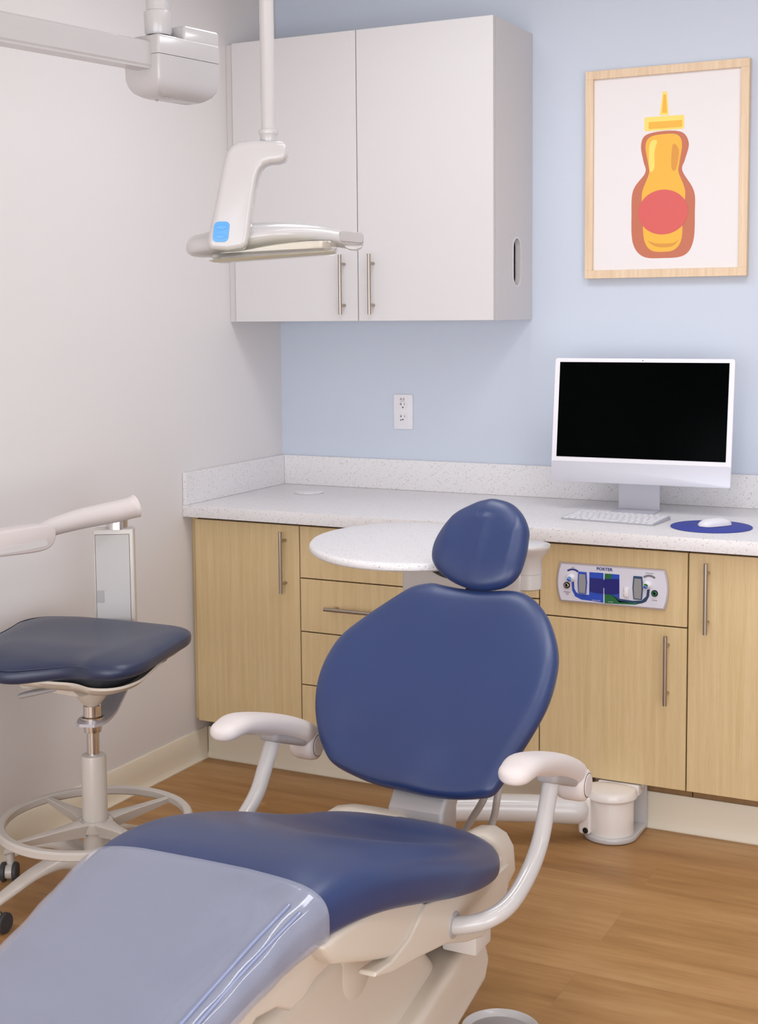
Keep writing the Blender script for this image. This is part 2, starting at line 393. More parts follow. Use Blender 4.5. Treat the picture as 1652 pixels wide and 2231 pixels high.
b = bmnew()  # end panel with the oval glove slot cut through it
hole = [(.983, -.1455+y, 1.703+z) for y, z in rrect(-.0325, .0325, -.078, .078, .032, 8)]
prism(b, [(.983, -.331, Zb), (.983, -.001, Zb), (.983, -.001, Zt), (.983, -.331, Zt)], (.018, 0, 0), holes=[hole]); ep = mk('end_panel', b, MT['lam'], uc, False)
b = bmnew(); ro = rrect(-.0365, .0365, -.082, .082, .036, 8); ri = rrect(-.0325, .0325, -.078, .078, .032, 8)
prism(b, [(1.0005, -.1455+y, 1.703+z) for y, z in ro], (.0016, 0, 0), holes=[[(1.0005, -.1455+y, 1.703+z) for y, z in ri]]); mk('slot_rim', b, MT['white'], ep)
b = bmnew(); box(b, .80, .955, -.27, -.06, 1.60, 1.80, .004); gb = mk('glove_box', b, MT['cov'], None); tag(gb, 'pale glove carton inside the cabinet behind its oval side slot', 'box')
b = bmnew(); box(b, .68, .983, -.30, -.012, 1.585, 1.60); mk('inner_shelf', b, MT['lam'], uc, False)
b = bmnew(); box(b, .001, .0265, -.345, -.01, Zb, Zt-.003); mk('filler_strip', b, MT['lam_edge'], uc, False)
for x0, x1, hx in ((.0275, .5105, .4615), (.5135, 1.0005, .571)):
    b = bmnew(); box(b, x0, x1, -.352, -.333, Zb, Zt, .0012, 1); d = mk('door', b, MT['lam'], uc)
    handle(d, (hx, 1.6335), .20, 'z', -.352)

DY = -.631
def base_unit(label, x0, x1, fronts):
    t = thing('base_cabinet', label, 'cabinet', ((x0+x1)/2, -.3, .11), 'maple base cabinets under the worktop')
    b = bmnew(); box(b, x0+.001, x1-.001, -.611, -.02, .153, .857); box(b, x0+.001, x1-.001, -.547, -.53, .001, .153)
    mk('carcass', b, MT['toe'], t, False)
    b = bmnew(); box(b, x0+.001, x1-.001, -.6125, -.6112, .154, .857); mk('gap_shade_sheet', b, MT['dark'], t, False)  # dark sheet that paints the shade in the gaps between fronts
    for kind, z0, z1, hd in fronts:
        b = bmnew(); box(b, x0+.0015, x1-.0015, DY, -.6135, z0, z1, .001, 1)
        f = mk({'door': 'door', 'drawer': 'drawer_front', 'false': 'false_front'}[kind], b, MT['oak'], t)
        if hd: handle(f, (hd[0], hd[1]), hd[2], hd[3], DY)
    return t
base_unit('light maple base cabinet with one door against the white wall', .024, .432, [('door', .153, .850, (.3795, .730, .203, 'z'))])
dz = [(.681, .850, .765), (.504, .677, .5905), (.3265, .500, .4155), (.153, .3225, .238)]
base_unit('light maple bank of four drawers behind the dental chair', .433, 1.260, [('drawer', a, c, (.8465, h, .615, 'x')) for a, c, h in dz])
base_unit('light maple base cabinet with the gas flow panel above its door', 1.261, 1.7095, [('false', .634, .850, None), ('door', .153, .630, (1.6545, .5085, .203, 'z'))])
base_unit('light maple base cabinet right of the gas flow panel', 1.7105, 2.16, [('door', .153, .850, (1.7677, .727, .203, 'z'))])
b = bmnew(); box(b, .001, .0232, -.611, -.02, .153, .857); tag(mk('cabinet_filler', b, MT['oak'], None, False), 'narrow maple filler strip between white wall and base cabinet', 'cabinet trim')

wt = thing('worktop', 'long white speckled quartz worktop with low upstands', 'worktop', (1.08, -.33, .861))
b = bmnew(); box(b, .001, 2.17, -.666, -.001, .861, .9, .0015, 2); mk('slab', b, MT['top'], wt)
b = bmnew(); box(b, .016, 2.17, -.0155, -.0012, .9002, 1.009, .001, 1); mk('back_upstand', b, MT['top'], wt)
b = bmnew(); box(b, .0012, .0155, -.664, -.0012, .9002, 1.009, .001, 1); mk('side_upstand', b, MT['top'], wt)
b = bmnew(); lathe(b, [(0, .9005), (.051, .9005), (.051, .9035), (.049, .0045+.9), (0, .0045+.9)], (.232, -.212, 0)); mk('cable_grommet', b, MT['top'], wt)

# ================================================================== OUTLET
ou = thing('wall_outlet', 'white double power outlet on the blue wall above the worktop', 'outlet', (.51, -.004, 1.12))
b = bmnew(); prism(b, [(x, -.0005, z) for x, z in rrect(.4725, .5475, 1.12, 1.245, .005)], (0, -.006, 0), .0015); mk('cover_plate', b, MT['white'], ou)
for zc, nm in ((1.206, 0), (1.162, 1)):
    b = bmnew(); pts = [(.510+.0175*math.cos(a), .0155*math.sin(a)) for a in [2*math.pi*k/32 for k in range(32)]]
    pts = [(x, -.0065, zc+max(-.0125, min(.0125, z))) for x, z in pts]
    prism(b, pts, (0, -.0018, 0), .0005, 1); f = mk('socket', b, MT['white'], ou)
    b = bmnew(); box(b, .5025, .5042, -.0092, -.0083, zc+.000, zc+.009); box(b, .4980, .5030, -.0092, -.0083, zc+.0036, zc+.0054)
    box(b, .5160, .5172, -.0092, -.0083, zc+.001, zc+.0085); cyl(b, (.5100, -.0083, zc-.0072), (.5100, -.0092, zc-.0072), .0025, seg=14)
    mk('slots', b, MT['bk'], f)
b = bmnew(); cyl(b, (.502, -.0083, 1.153), (.502, -.0092, 1.153), .0022, seg=12); mk('indicator_dot', b, MT['bk'], ou)
text('A-5', .0125, (.507, -.0068, 1.2285), (1, 0, 0), (0, 0, 1), MT['inkg'], ou, bold=.0001)
b = bmnew(); box(b, .500, .5165, -.0072, -.0064, 1.2205, 1.2215); mk('label_line', b, MT['inkg'], ou)

# ================================================================== PICTURE
pf = thing('framed_picture', 'print of an amber jar with coral disc in pale wood frame on blue wall', 'picture', (1.46, -.01, 1.645))
fx0, fx1, fz0, fz1, fb = 1.197, 1.732, 1.6455, 2.322, .027
for q in ((fx0, fx1, fz1-fb, fz1), (fx0, fx1, fz0, fz0+fb), (fx0, fx0+fb, fz0+fb, fz1-fb), (fx1-fb, fx1, fz0+fb, fz1-fb)):
    b = bmnew(); box(b, q[0], q[1], -.030, -.002, q[2], q[3], .0008, 1); mk('frame_rail', b, MT['frame'], pf)
b = bmnew(); box(b, fx0+fb, fx1-fb, -.019, -.006, fz0+fb, fz1-fb); pp = mk('print_sheet', b, MT['paper'], pf, False)
def art(uvs, m, k, name='printed_shape'):
    b = bmnew(); prism(b, [(u, -.0190-.0003*k, z) for u, z in uvs], (0, -.0004, 0)); mk(name, b, m, pp, False)
cx = 1.4585
def blob(pts, n=6): return [(v.x, v.y) for v in crs([(a, b_, 0) for a, b_ in pts], n, closed=True)]
art([(cx-.014, 2.165), (cx+.016, 2.165), (cx+.009, 2.240), (cx-.005, 2.240)], MT['jar4'], 1)     # nozzle
art([(cx-.007, 2.172), (cx+.010, 2.172), (cx+.006, 2.230), (cx-.002, 2.230)], MT['jar'], 2)
art(rrect(cx-.064, cx+.066, 2.118, 2.162, .006), MT['jar4'], 2)                                      # lid
art(rrect(cx-.050, cx+.060, 2.124, 2.146, .003), MT['jar'], 3)
art(blob([(cx-.075, 2.07), (cx-.06, 2.105), (cx, 2.115), (cx+.06, 2.107), (cx+.082, 2.07), (cx+.07, 2.02), (cx+.062, 1.985), (cx+.10, 1.92), (cx+.104, 1.85), (cx+.10, 1.76), (cx+.07, 1.715), (cx, 1.708), (cx-.066, 1.715), (cx-.10, 1.76), (cx-.105, 1.85), (cx-.10, 1.93), (cx-.06, 1.985), (cx-.066, 2.02)]), MT['jar3'], 1)   # jar
art(blob([(cx-.06, 2.07), (cx-.045, 2.098), (cx, 2.105), (cx+.045, 2.10), (cx+.06, 2.07), (cx+.052, 2.01), (cx+.05, 1.98), (cx+.072, 1.92), (cx+.065, 1.85), (cx+.062, 1.77), (cx+.04, 1.735), (cx, 1.728), (cx-.04, 1.735), (cx-.062, 1.77), (cx-.068, 1.85), (cx-.07, 1.92), (cx-.048, 1.98), (cx-.05, 2.01)]), MT['jar'], 2)
art(blob([(cx-.048, 2.06), (cx-.04, 2.085), (cx-.022, 2.085), (cx-.03, 2.05), (cx-.03, 2.0), (cx-.045, 1.99)]), MT['jar4'], 3)
art(blob([(cx+.03, 2.07), (cx+.05, 2.05), (cx+.04, 1.99), (cx+.026, 2.0)]), MT['jar2'], 3)
art([(cx-.0+.082*math.cos(a), 1.856+.072*math.sin(a)) for a in [2*math.pi*k/64 for k in range(64)]], MT['coral'], 4)
art(blob([(cx-.05, 1.765), (cx-.02, 1.745), (cx+.03, 1.745), (cx+.052, 1.765), (cx+.03, 1.755), (cx-.02, 1.756)]), MT['jar2'], 3)

# ================================================================== COMPUTER, KEYBOARD, MOUSE
pc = thing('desktop_computer', 'slim white all-in-one computer with black screen on the worktop', 'computer', (1.44, -.21, .9))
a_ = R(1.2); tl = math.atan2(.045, .393)
ux = Vector((math.cos(a_), math.sin(a_), 0)); uz = Vector((0, math.sin(tl), math.cos(tl))); un = uz.cross(ux)   # un points back
PO = Vector((1.456, -.272, .9935))
def scr(u, v, d): return PO+ux*u+uz*v+un*d
W2, HH = .2875, .397
def slab(u0, u1, v0, v1, d0, d1, r, m, nm, par, bev=.001):
    b = bmnew(); prism(b, [scr(u, v, d0) for u, v in rrect(u0, u1, v0, v1, r)], un*(d1-d0), bev, 2); return mk(nm, b, m, par)
sh = slab(-W2, W2, 0, HH, .0, .0115, .008, MT['white'], 'display_housing', pc, .0015)
slab(-W2+.0005, W2-.0005, .0005, .066, -.0012, .0005, .006, MT['alu'], 'chin', pc, .0004)
slab(-W2+.0165, W2-.0165, .080, HH-.0125, -.0012, .001, .0005, MT['black'], 'screen', pc, 0)
b = bmnew(); cyl(b, scr(0, HH-.0065, -.0006), scr(0, HH-.0065, .001), .0016, seg=12); mk('camera_dot', b, MT['bk'], pc)
fx, fy = 1.437, -.222
b = bmnew()
sec = [(-.075, -.215), (-.069, -.215), (0, 0)]
yn = -.190
box(b, fx-.0675, fx+.0675, yn-.0025, yn+.0025, .903, 1.10, .001, 1); mk('stand_neck', b, MT['alu'], pc)
b = bmnew(); box(b, fx-.0690, fx+.0690, -.292, yn+.012, .9003, .9045, .0012, 2); mk('stand_foot', b, MT['alu'], pc)
b = bmnew(); box(b, fx-.045, fx+.045, -.225, yn+.002, 1.08, 1.11, .004); mk('hinge', b, MT['alu'], pc)

kb = thing('keyboard', 'slim white computer keyboard in front of the computer', 'keyboard', (1.427, -.411, .9003))
ka = R(-5.2); kx = Vector((math.cos(ka), math.sin(ka), 0)); ky = Vector((-math.sin(ka), math.cos(ka), 0)); KO = Vector((1.427, -.411, .9003))
def kp(u, v, z): return KO+kx*u+ky*v+Vector((0, 0, z))
kt = lambda v: .0045+(v+.072)*.045
b = bmnew(); o_ = rrect(-.151, .151, -.0735, .0735, .007)
loft(b, [[kp(u, v, 0) for u, v in o_], [kp(u, v, kt(v)-.001) for u, v in o_], [kp(u*.994, v*.99, kt(v)) for u, v in o_]]); mk('keyboard_base', b, MT['kbase'], kb, True, 25)
rows = [[1]*14, [1]*13+[1.5], [1.5]+[1]*13, [1.8]+[1]*11+[1.8], [2.3]+[1]*10+[2.3], [1, 1, 1, 1.25, 5, 1.25, 1, 1, 1, 1]]
for ri_, rw in enumerate(rows):
    tot = sum(rw); u = -.146; v = .0585-ri_*.0235
    for kw in rw:
        wid = .292*kw/tot; b = bmnew(); z0 = kt(v)
        q = rrect(u+.0014, u+wid-.0014, v-.0098, v+.0098, .0015, 2)
        loft(b, [[kp(a, c, kt(c)) for a, c in q], [kp(a, c, kt(c)+.0014) for a, c in q], [kp((a-u-wid/2)*.95+u+wid/2, (c-v)*.95+v, kt(c)+.0019) for a, c in q]]); mk('key', b, MT['white'], kb, True, 25); u += wid
b = bmnew(); lathe(b, [(0, .9003), (.1165, .9003), (.1185, .9012), (.1185, .9026), (.117, .9034), (0, .9034)], (1.731, -.449, 0), seg=72)
tag(mk('mouse_pad', b, MT['pad'], None), 'round royal blue mouse pad on the worktop', 'mouse pad')
ms = thing('computer_mouse', 'low white computer mouse on the round blue pad', 'mouse', (1.738, -.437, .9036))
ma = R(-38)
b = bmnew(); secs = []
for k in range(15):
    t = -1+2*k/14; hw = .0275*(max(0, 1-abs(t)**3.2))**(1/2.6)+.0008; hz = .020*(max(0, 1-abs(t)**2.6))**.6+.0015
    ring = []
    for j in range(24):
        a = 2*math.pi*j/24; x = hw*math.cos(a); z = hz*max(0, math.sin(a))**.8 if math.sin(a) > 0 else 0
        y = t*.055; ring.append(Vector((1.738+x*math.cos(ma)-y*math.sin(ma), -.437+x*math.sin(ma)+y*math.cos(ma), .9048+z)))
    secs.append(ring)
loft(b, secs); mk('mouse_shell', b, MT['white'], ms, True, 60)
b = bmnew(); prism(b, [(1.738+x*math.cos(ma)-y*math.sin(ma), -.437+x*math.sin(ma)+y*math.cos(ma), .9036) for x, y in rrect(-.022, .022, -.045, .045, .018)], (0, 0, .0014)); mk('mouse_base', b, MT['greyp'], ms)

# ================================================================== GAS FLOW PANEL
fp = thing('gas_flow_panel', 'white gas flow meter panel with blue and green print on maple front', 'control panel', (1.487, DY, .68))
PY = DY-.0008
def gp(cx_, cy_):  # photo-crop grid of the face plate to metres on the cabinet front
    px = 1180+cx_*.1937; py = 1200+cy_*.1937
    return (1.3176+(px-1215)/244*.338, .7975-(py-(1223.5+(px-1215)*.0738))*.00137)
def plateface(pts, m, nm, d0, d1, par=fp, bev=0, smooth=False):
    b = bmnew(); prism(b, [(x, PY-d0, z) for x, z in pts], (0, -(d1-d0), 0), bev, 2); return mk(nm, b, m, par, smooth)
xa, xb, za, zb = 1.3185, 1.6555, .6805, .7975
def barrel(i):
    pts = []
    for x, s in ((xb-i, 1), (xa+i, -1)):
        for k in range(9):
            t = k/8; z = (za+i)+(zb-za-2*i)*t if s == 1 else (zb-i)-(zb-za-2*i)*t
            pts.append((x-s*.010*((2*t-1)**2), z))
    return pts
plateface(barrel(0), MT['plateedge'], 'rim', 0, .007, bev=.002, smooth=True)
face = plateface(barrel(.0045), MT['plate'], 'face_plate', .006, .0088, bev=.0004)
D0 = .0088
def G(pts, m, nm, h=.0004, lvl=0): return plateface([gp(*p) for p in pts], m, nm, D0+lvl*.0003, D0+lvl*.0003+h)
G([(358, 335), (385, 335), (390, 420), (410, 460), (440, 480), (535, 490), (560, 490), (562, 235), (722, 245), (722, 578), (600, 560), (470, 545), (400, 510), (365, 440)], MT['pblue'], 'blue_print')
G([(735, 250), (815, 255), (815, 480), (900, 555), (1080, 578), (1170, 570), (1080, 595), (900, 590), (735, 582)], MT['pgreen'], 'green_print')
G([(815, 255), (900, 262), (903, 530), (1060, 552), (1150, 548), (1200, 500), (1210, 420), (1238, 420), (1232, 500), (1200, 560), (1150, 580), (1060, 575), (900, 570), (815, 480)], MT['pteal'], 'teal_print')
G([(815, 256), (900, 262), (900, 520), (815, 490)], MT['pblue'], 'blue_print', lvl=1)
G([(568, 300), (722, 310), (722, 475), (640, 468), (566, 450)], MT['pdark'], 'display_window', .0012, 1)
G([(733, 310), (898, 312), (898, 475), (820, 485), (733, 478)], MT['pdark'], 'display_window', .0012, 1)
G([(722, 320), (735, 320), (735, 410), (722, 410)], MT['pdark'], 'display_window', .0012, 1)
def tubebody(c0, c1, c2, c3, m, nm):
    l, r_, t_, b_ = c0, c1, c2, c3; mx = (r_-l)
    pts = [(l+mx*.08, t_), (r_-mx*.08, t_+8), (r_, (t_+b_)/2), (r_-mx*.10, b_), (l+mx*.10, b_-8), (l, (t_+b_)/2)]
    f = G(pts, m, nm, .004, 0)
    i = 12; pts2 = [(l+mx*.14+i*.4, t_+25), (r_-mx*.14-i*.4, t_+32), (r_-i, (t_+b_)/2), (r_-mx*.12-i*.5, b_-10), (l+mx*.12+i*.5, b_-18), (l+i, (t_+b_)/2)]
    plateface([gp(*p) for p in pts2], MT['tube'], 'flow_tube_window', D0+.004, D0+.0046, f)
tubebody(432, 538, 228, 482, MT['pblue'], 'oxygen_flow_tube'); tubebody(1052, 1165, 275, 540, MT['pteal'], 'gas_flow_tube')
def arc(c, r0, r1, a0, a1, n=10):
    o = [(c[0]+r0*math.cos(R(a0+(a1-a0)*k/n)), c[1]-r0*math.sin(R(a0+(a1-a0)*k/n))) for k in range(n+1)]
    return o+[(c[0]+r1*math.cos(R(a1-(a1-a0)*k/n)), c[1]-r1*math.sin(R(a1-(a1-a0)*k/n))) for k in range(n+1)]
G(arc((365, 300), 85, 106, 45, 125), MT['ink'], 'dial_scale'); G(arc((1225, 370), 85, 108, 45, 125), MT['inkg'], 'dial_scale')
def knob(cx_, cy_, off, m1, m2):
    x, z = gp(cx_, cy_); b = bmnew(); lathe(b, [(.0125, 0), (.0125, .004), (.0095, .008), (.009, .016), (.0082, .0175), (0, .0175)], (x, PY-D0, z), (0, -1, 0), 32); k = mk('knob', b, MT['white'], fp)
    b = bmnew(); r_ = .0072; yy = PY-D0-.0176
    top_ = [(r_*math.cos(R(t)), r_*math.sin(R(t))) for t in range(0, 181, 15)]; wave = [(-r_+2*r_*q/8, .0022*math.sin(math.pi*2*q/8)) for q in range(1, 8)]
    prism(b, [(x+u, yy, z+v) for u, v in top_+wave], (0, -.0005, 0)); mk('knob_emblem', b, m1, k, False)
    b = bmnew(); bot = [(r_*math.cos(R(t)), r_*math.sin(R(t))) for t in range(180, 361, 15)]
    prism(b, [(x+u, yy, z+v) for u, v in bot+wave[::-1]], (0, -.0005, 0)); mk('knob_emblem', b, m2, k, False)
    b = bmnew(); wv = [(-r_+2*r_*q/16, .0022*math.sin(math.pi*2*q/16)) for q in range(17)]
    prism(b, [(x+u, yy-.0005, z+v+.0005) for u, v in wv]+[(x+u, yy-.0005, z+v-.0005) for u, v in wv[::-1]], (0, -.0002, 0)); mk('knob_emblem', b, MT['white'], k, False)
knob(352, 303, 0, MT['blue'], MT['pblue']); knob(1210, 378, 0, MT['pgreen'], MT['pblue'])
def jack(cx_, cy_, m):
    x, z = gp(cx_, cy_); b = bmnew(); lathe(b, [(.0098, 0), (.0098, .002), (.0088, .0035), (.0088, .003)], (x, PY-D0, z), (0, -1, 0), 28); lathe(b, [(0, .001), (.0088, .001)], (x, PY-D0, z), (0, -1, 0), 28)
    j = mk('gas_outlet', b, MT['bk'], fp)
    b = bmnew(); lathe(b, [(.0070, 0), (.0072, .005), (.0050, .006), (.0036, .0055), (.0032, .003), (0, .003)], (x, PY-D0, z), (0, -1, 0), 28); mk('outlet_ring', b, m, j)
jack(303, 383, MT['nickel']); jack(1292, 467, MT['green'])
x, z = gp(985, 455); b = bmnew(); box(b, x-.0065, x+.0065, PY-D0-.008, PY-D0, z-.013, z+.013, .002); box(b, x-.010, x-.006, PY-D0-.005, PY-D0, z-.007, z-.002, .001); mk('rocker_switch', b, MT['white'], fp)
X_, Z_ = (1, 0, 0), (0, 0, 1)
def T(s, cx_, cy_, size, m, sx=1.0, bold=0):
    x, z = gp(cx_, cy_); text(s, size, (x, PY-D0-.0003, z), X_, Z_, m, fp, bold=bold, sx=sx)
T('PORTER', 733, 204, .0118, MT['ink'], 1.12, .00035); T('% N2O', 372, 182, .0036, MT['inkg']); T('TOTAL FLOW', 1232, 247, .0036, MT['inkg'])
T('O2-connect', 303, 460, .0042, MT['inkg']); T('outlet', 308, 483, .0042, MT['inkg']); T('O2 flush', 1292, 545, .0042, MT['inkg'])
T('NITROUS OXIDE', 640, 553, .0034, MT['white']); T('OXYGEN', 805, 568, .0034, MT['white'])


# ================================================================== DENTAL CHAIR
CX = 1.435
ch = thing('dental_chair', 'reclined navy dental chair with white armrests and clear foot cover', 'dental chair', (CX, -2.3, 0))
# stations: Y, centre x, half width, top z (crown), bottom z, side dip of the crown, hollow in the middle
ST = [(-1.885, 1.440, .030, .436, .424, .0), (-1.895, 1.440, .110, .450, .416, .0), (-1.925, 1.440, .172, .462, .408, .004), (-1.965, 1.438, .222, .472, .403, .010), (-2.03, 1.437, .254, .486, .402, .020),
      (-2.12, 1.436, .266, .516, .412, .036), (-2.24, 1.435, .268, .562, .440, .036), (-2.37, 1.432, .263, .606, .478, .020), (-2.50, 1.428, .254, .638, .512, .006), (-2.62, 1.424, .242, .644, .530, .0),
      (-2.72, 1.421, .230, .626, .532, .0), (-2.84, 1.418, .217, .590, .515, .0), (-3.00, 1.416, .205, .545, .480, .0), (-3.16, 1.416, .195, .508, .448, .0), (-3.34, 1.414, .184, .470, .415, .0), (-3.42, 1.414, .165, .456, .412, .0), (-3.455, 1.414, .12, .448, .418, .0), (-3.465, 1.414, .06, .440, .428, .0)]
def station_curve():
    a = crs([(s[0], s[1], s[2]) for s in ST], 8); c = crs([(s[3], s[4], s[5]) for s in ST], 8)
    return [(p.x, p.y, p.z, q.x, q.y, q.z) for p, q in zip(a, c)]
SCV = station_curve()
def cushion_ring(s, grow=0, NR=72, drop=0):
    cx_, hw, zt, zb, dip = s[1:]; Y = s[0]; sq = min(1, max(0, (-2.45-Y)/.25)); hw += grow; zt += grow; zb -= grow+drop; zm = zb+(zt-zb)*.40; ring = []
    for k in range(NR):
        a = 2*math.pi*k/NR; c, sn = math.cos(a), math.sin(a)
        ex = 2/3.1 if sn >= 0 else 2/5
        x = hw*math.copysign(abs(c)**(2/(3.2+1.8*sq) if sn >= 0 else 2/5), c)
        if sn >= 0: z = zm+(zt-zm)*abs(sn)**(2/(2.5+.9*sq)); z -= dip*max(0, 1-(x/(hw*.75))**2)*(sn > .2)*min(1, max(0, (sn-.2)/.4))
        else: z = zm-(zm-zb)*abs(sn)**(2/4)
        ring.append(Vector((cx_+x, Y, z)))
    return ring
b = bmnew(); loft(b, [cushion_ring(s) for s in SCV]); mk('seat_cushion', b, MT['vin'], ch, True, 75)
b = bmnew(); rings = []
for s in SCV:
    if s[0] > -2.68 or s[0] < -3.47: continue
    r = cushion_ring(s, .0055)
    for k, p in enumerate(r):
        x = (p.x-s[1])/s[2]
        wv = .0012*math.sin(p.y*23+x*3)*math.sin(p.y*11)+.0008*math.sin(p.y*61+x*9)
        if abs(x) > .8: p.x += math.copysign(.0022*math.sin(p.y*47)*math.sin(p.y*19+1)+.0015, x)
        if p.z > s[4]+.03:
            p.z += wv
            for (dx, dy, dr, dl, am, sk) in ((1.535, -2.86, .035, .10, .0036, .35), (1.245, -2.80, .014, .05, .003, -.5), (1.27, -2.93, .05, .012, .0025, 0), (1.40, -3.05, .06, .05, .003, .2)):
                ax = (p.x-dx)-sk*(p.y-dy); ay = p.y-dy; p.z -= am*math.exp(-(ax/dr)**2-(ay/dl)**2)
    rings.append(r)
half = [[p for p in r] for r in rings]
loft(b, half, cap=False)
# the sheet wraps over the sides only: drop the flat underside
dele = [f for f in b.faces if all((v.co.z < min(1, 9) and v.co.z < (lambda y: min(SCV, key=lambda q: abs(q[0]-y))[4])(v.co.y)+.006) for v in f.verts) and abs(f.calc_center_median().x-CX) < .17]
bmesh.ops.delete(b, geom=dele, context='FACES')
cv = mk('clear_foot_cover', b, MT['cover'], ch, True, 75, label='clear shiny vinyl sheet over the leg end of the navy seat')
m_ = cv.modifiers.new('sheet', 'SOLIDIFY'); m_.thickness = .0012; m_.offset = 1

for xo, zo in ((.875, .0015), (.955, .000)):  # glossy beads added to catch thin highlight lines along the cover's shoulder
    pts = []
    for s in SCV[::3]:
        if s[0] > -2.712 or s[0] < -3.40: continue
        r = cushion_ring(s, .0062); k = min(range(1, 34), key=lambda q: abs((r[q].x-s[1])/s[2]-xo)+(0 if r[q].z > s[4]+.02 else 9))
        pts.append((s[1]+s[2]*xo+.0015*math.sin(s[0]*41+xo*9)*math.sin(s[0]*17), s[0], r[k].z+zo-.001))
    b = bmnew(); tube(b, pts, .0042, seg=14, n=4, flat=.8, round_ends=True); mk('cover_highlight_bead', b, MT['highlight_bead'], cv, True, 60)

BACK = [(-0.11, 0.2828), (-0.1504, 0.2695), (-0.1803, 0.2442), (-0.2361, 0.1824), (-0.2847, 0.1153), (-0.3034, 0.0535), (-0.3056, -0.0115), (-0.2916, -0.0755), (-0.2667, -0.1327), (-0.2398, -0.1732), (-0.2073, -0.2039), (-0.1469, -0.2235), (-0.0801, -0.237), (-0.0054, -0.2427), (0.0586, -0.2433), (0.1115, -0.2391), (0.1543, -0.2319), (0.1841, -0.2223), (0.2006, -0.1932), (0.2198, -0.1298), (0.2446, -0.0542), (0.2578, 0.0064), (0.2582, 0.0734), (0.2486, 0.126), (0.2226, 0.1834), (0.1902, 0.2295), (0.1463, 0.2661), (0.103, 0.2796), (0.0414, 0.2757), (-0.0312, 0.2756), (-0.0787, 0.2802)]
BA = R(46.6); buy = (0, math.cos(BA), math.sin(BA))
def bdish(u, v, s):
    x = (u+.02)/.28; y = v/.27
    d = .026*x*x-.012*max(0, 1-x*x)*max(0, 1-(y/.9)**2)
    for ux_, vx_, r_, a_2 in ((-.17, -.135, .07, -.010), (.105, -.165, .06, -.010)): d += a_2*math.exp(-((u-ux_)**2+(v-vx_)**2)/r_**2)
    d += .008*math.exp(-(u+.02)**2/.05**2)*max(0, min(1, (.25-y)))
    return d*(1-max(0, s-.9)*3)
b = bmnew(); pillow(b, BACK, (1.43, -1.72, .68), (1, 0, 0), buy, .036, .03, bdish, 3.4, 4, 22)
mk('backrest', b, MT['vin'], ch, True, 75)
HEAD = [(0.0085, 0.1154), (0.0522, 0.1056), (0.0849, 0.0793), (0.1076, 0.0431), (0.1133, 0.011), (0.1152, -0.0305), (0.108, -0.077), (0.0851, -0.1059), (0.0481, -0.1196), (0.0038, -0.1223), (-0.045, -0.11), (-0.0872, -0.0885), (-0.1142, -0.0624), (-0.123, -0.0343), (-0.1204, -0.0009), (-0.1045, 0.0411), (-0.0801, 0.0764), (-0.0436, 0.1016), (-0.0181, 0.1114)]
HA = R(56); huy = Vector((0, math.cos(HA), math.sin(HA)))
def hdish(u, v, s): return -.016*max(0, 1-((u+.002)/.085)**2)*max(0, 1-((v+.0)/.12)**2)+.006*math.exp(-(u/.02)**2)*(v < .06)*max(0, 1-abs(v)/.12)
b = bmnew(); pillow(b, HEAD, (1.43, -1.48, .99), (1, 0, 0), huy, .046, .026, hdish, 2.3, 6, 20)
hr = mk('headrest', b, MT['vin'], ch, True, 75)
def yzp(nm, pts, x0, x1, m, par, bev=.006, seg=3):
    b = bmnew(); prism(b, [(x0, y, z) for y, z in pts], (x1-x0, 0, 0), bev, seg); return mk(nm, b, m, par, True, 40)
# headrest glide bar and bracket
hn = Vector((0, -math.sin(HA), math.cos(HA))); hc = Vector((1.43, -1.48, .99))
yzp('headrest_glide_bar', [(-1.60, .800), (-1.455, .950), (-1.447, .943), (-1.592, .793)], 1.40, 1.46, MT['chrome'], ch, .001, 1)
b = bmnew(); cyl(b, (1.385, -1.452, .955), (1.475, -1.452, .955), .022, seg=24); cyl(b, (1.475, -1.452, .955), (1.495, -1.452, .955), .028, seg=24); mk('headrest_tilt_knob', b, MT['wplast'], hr)
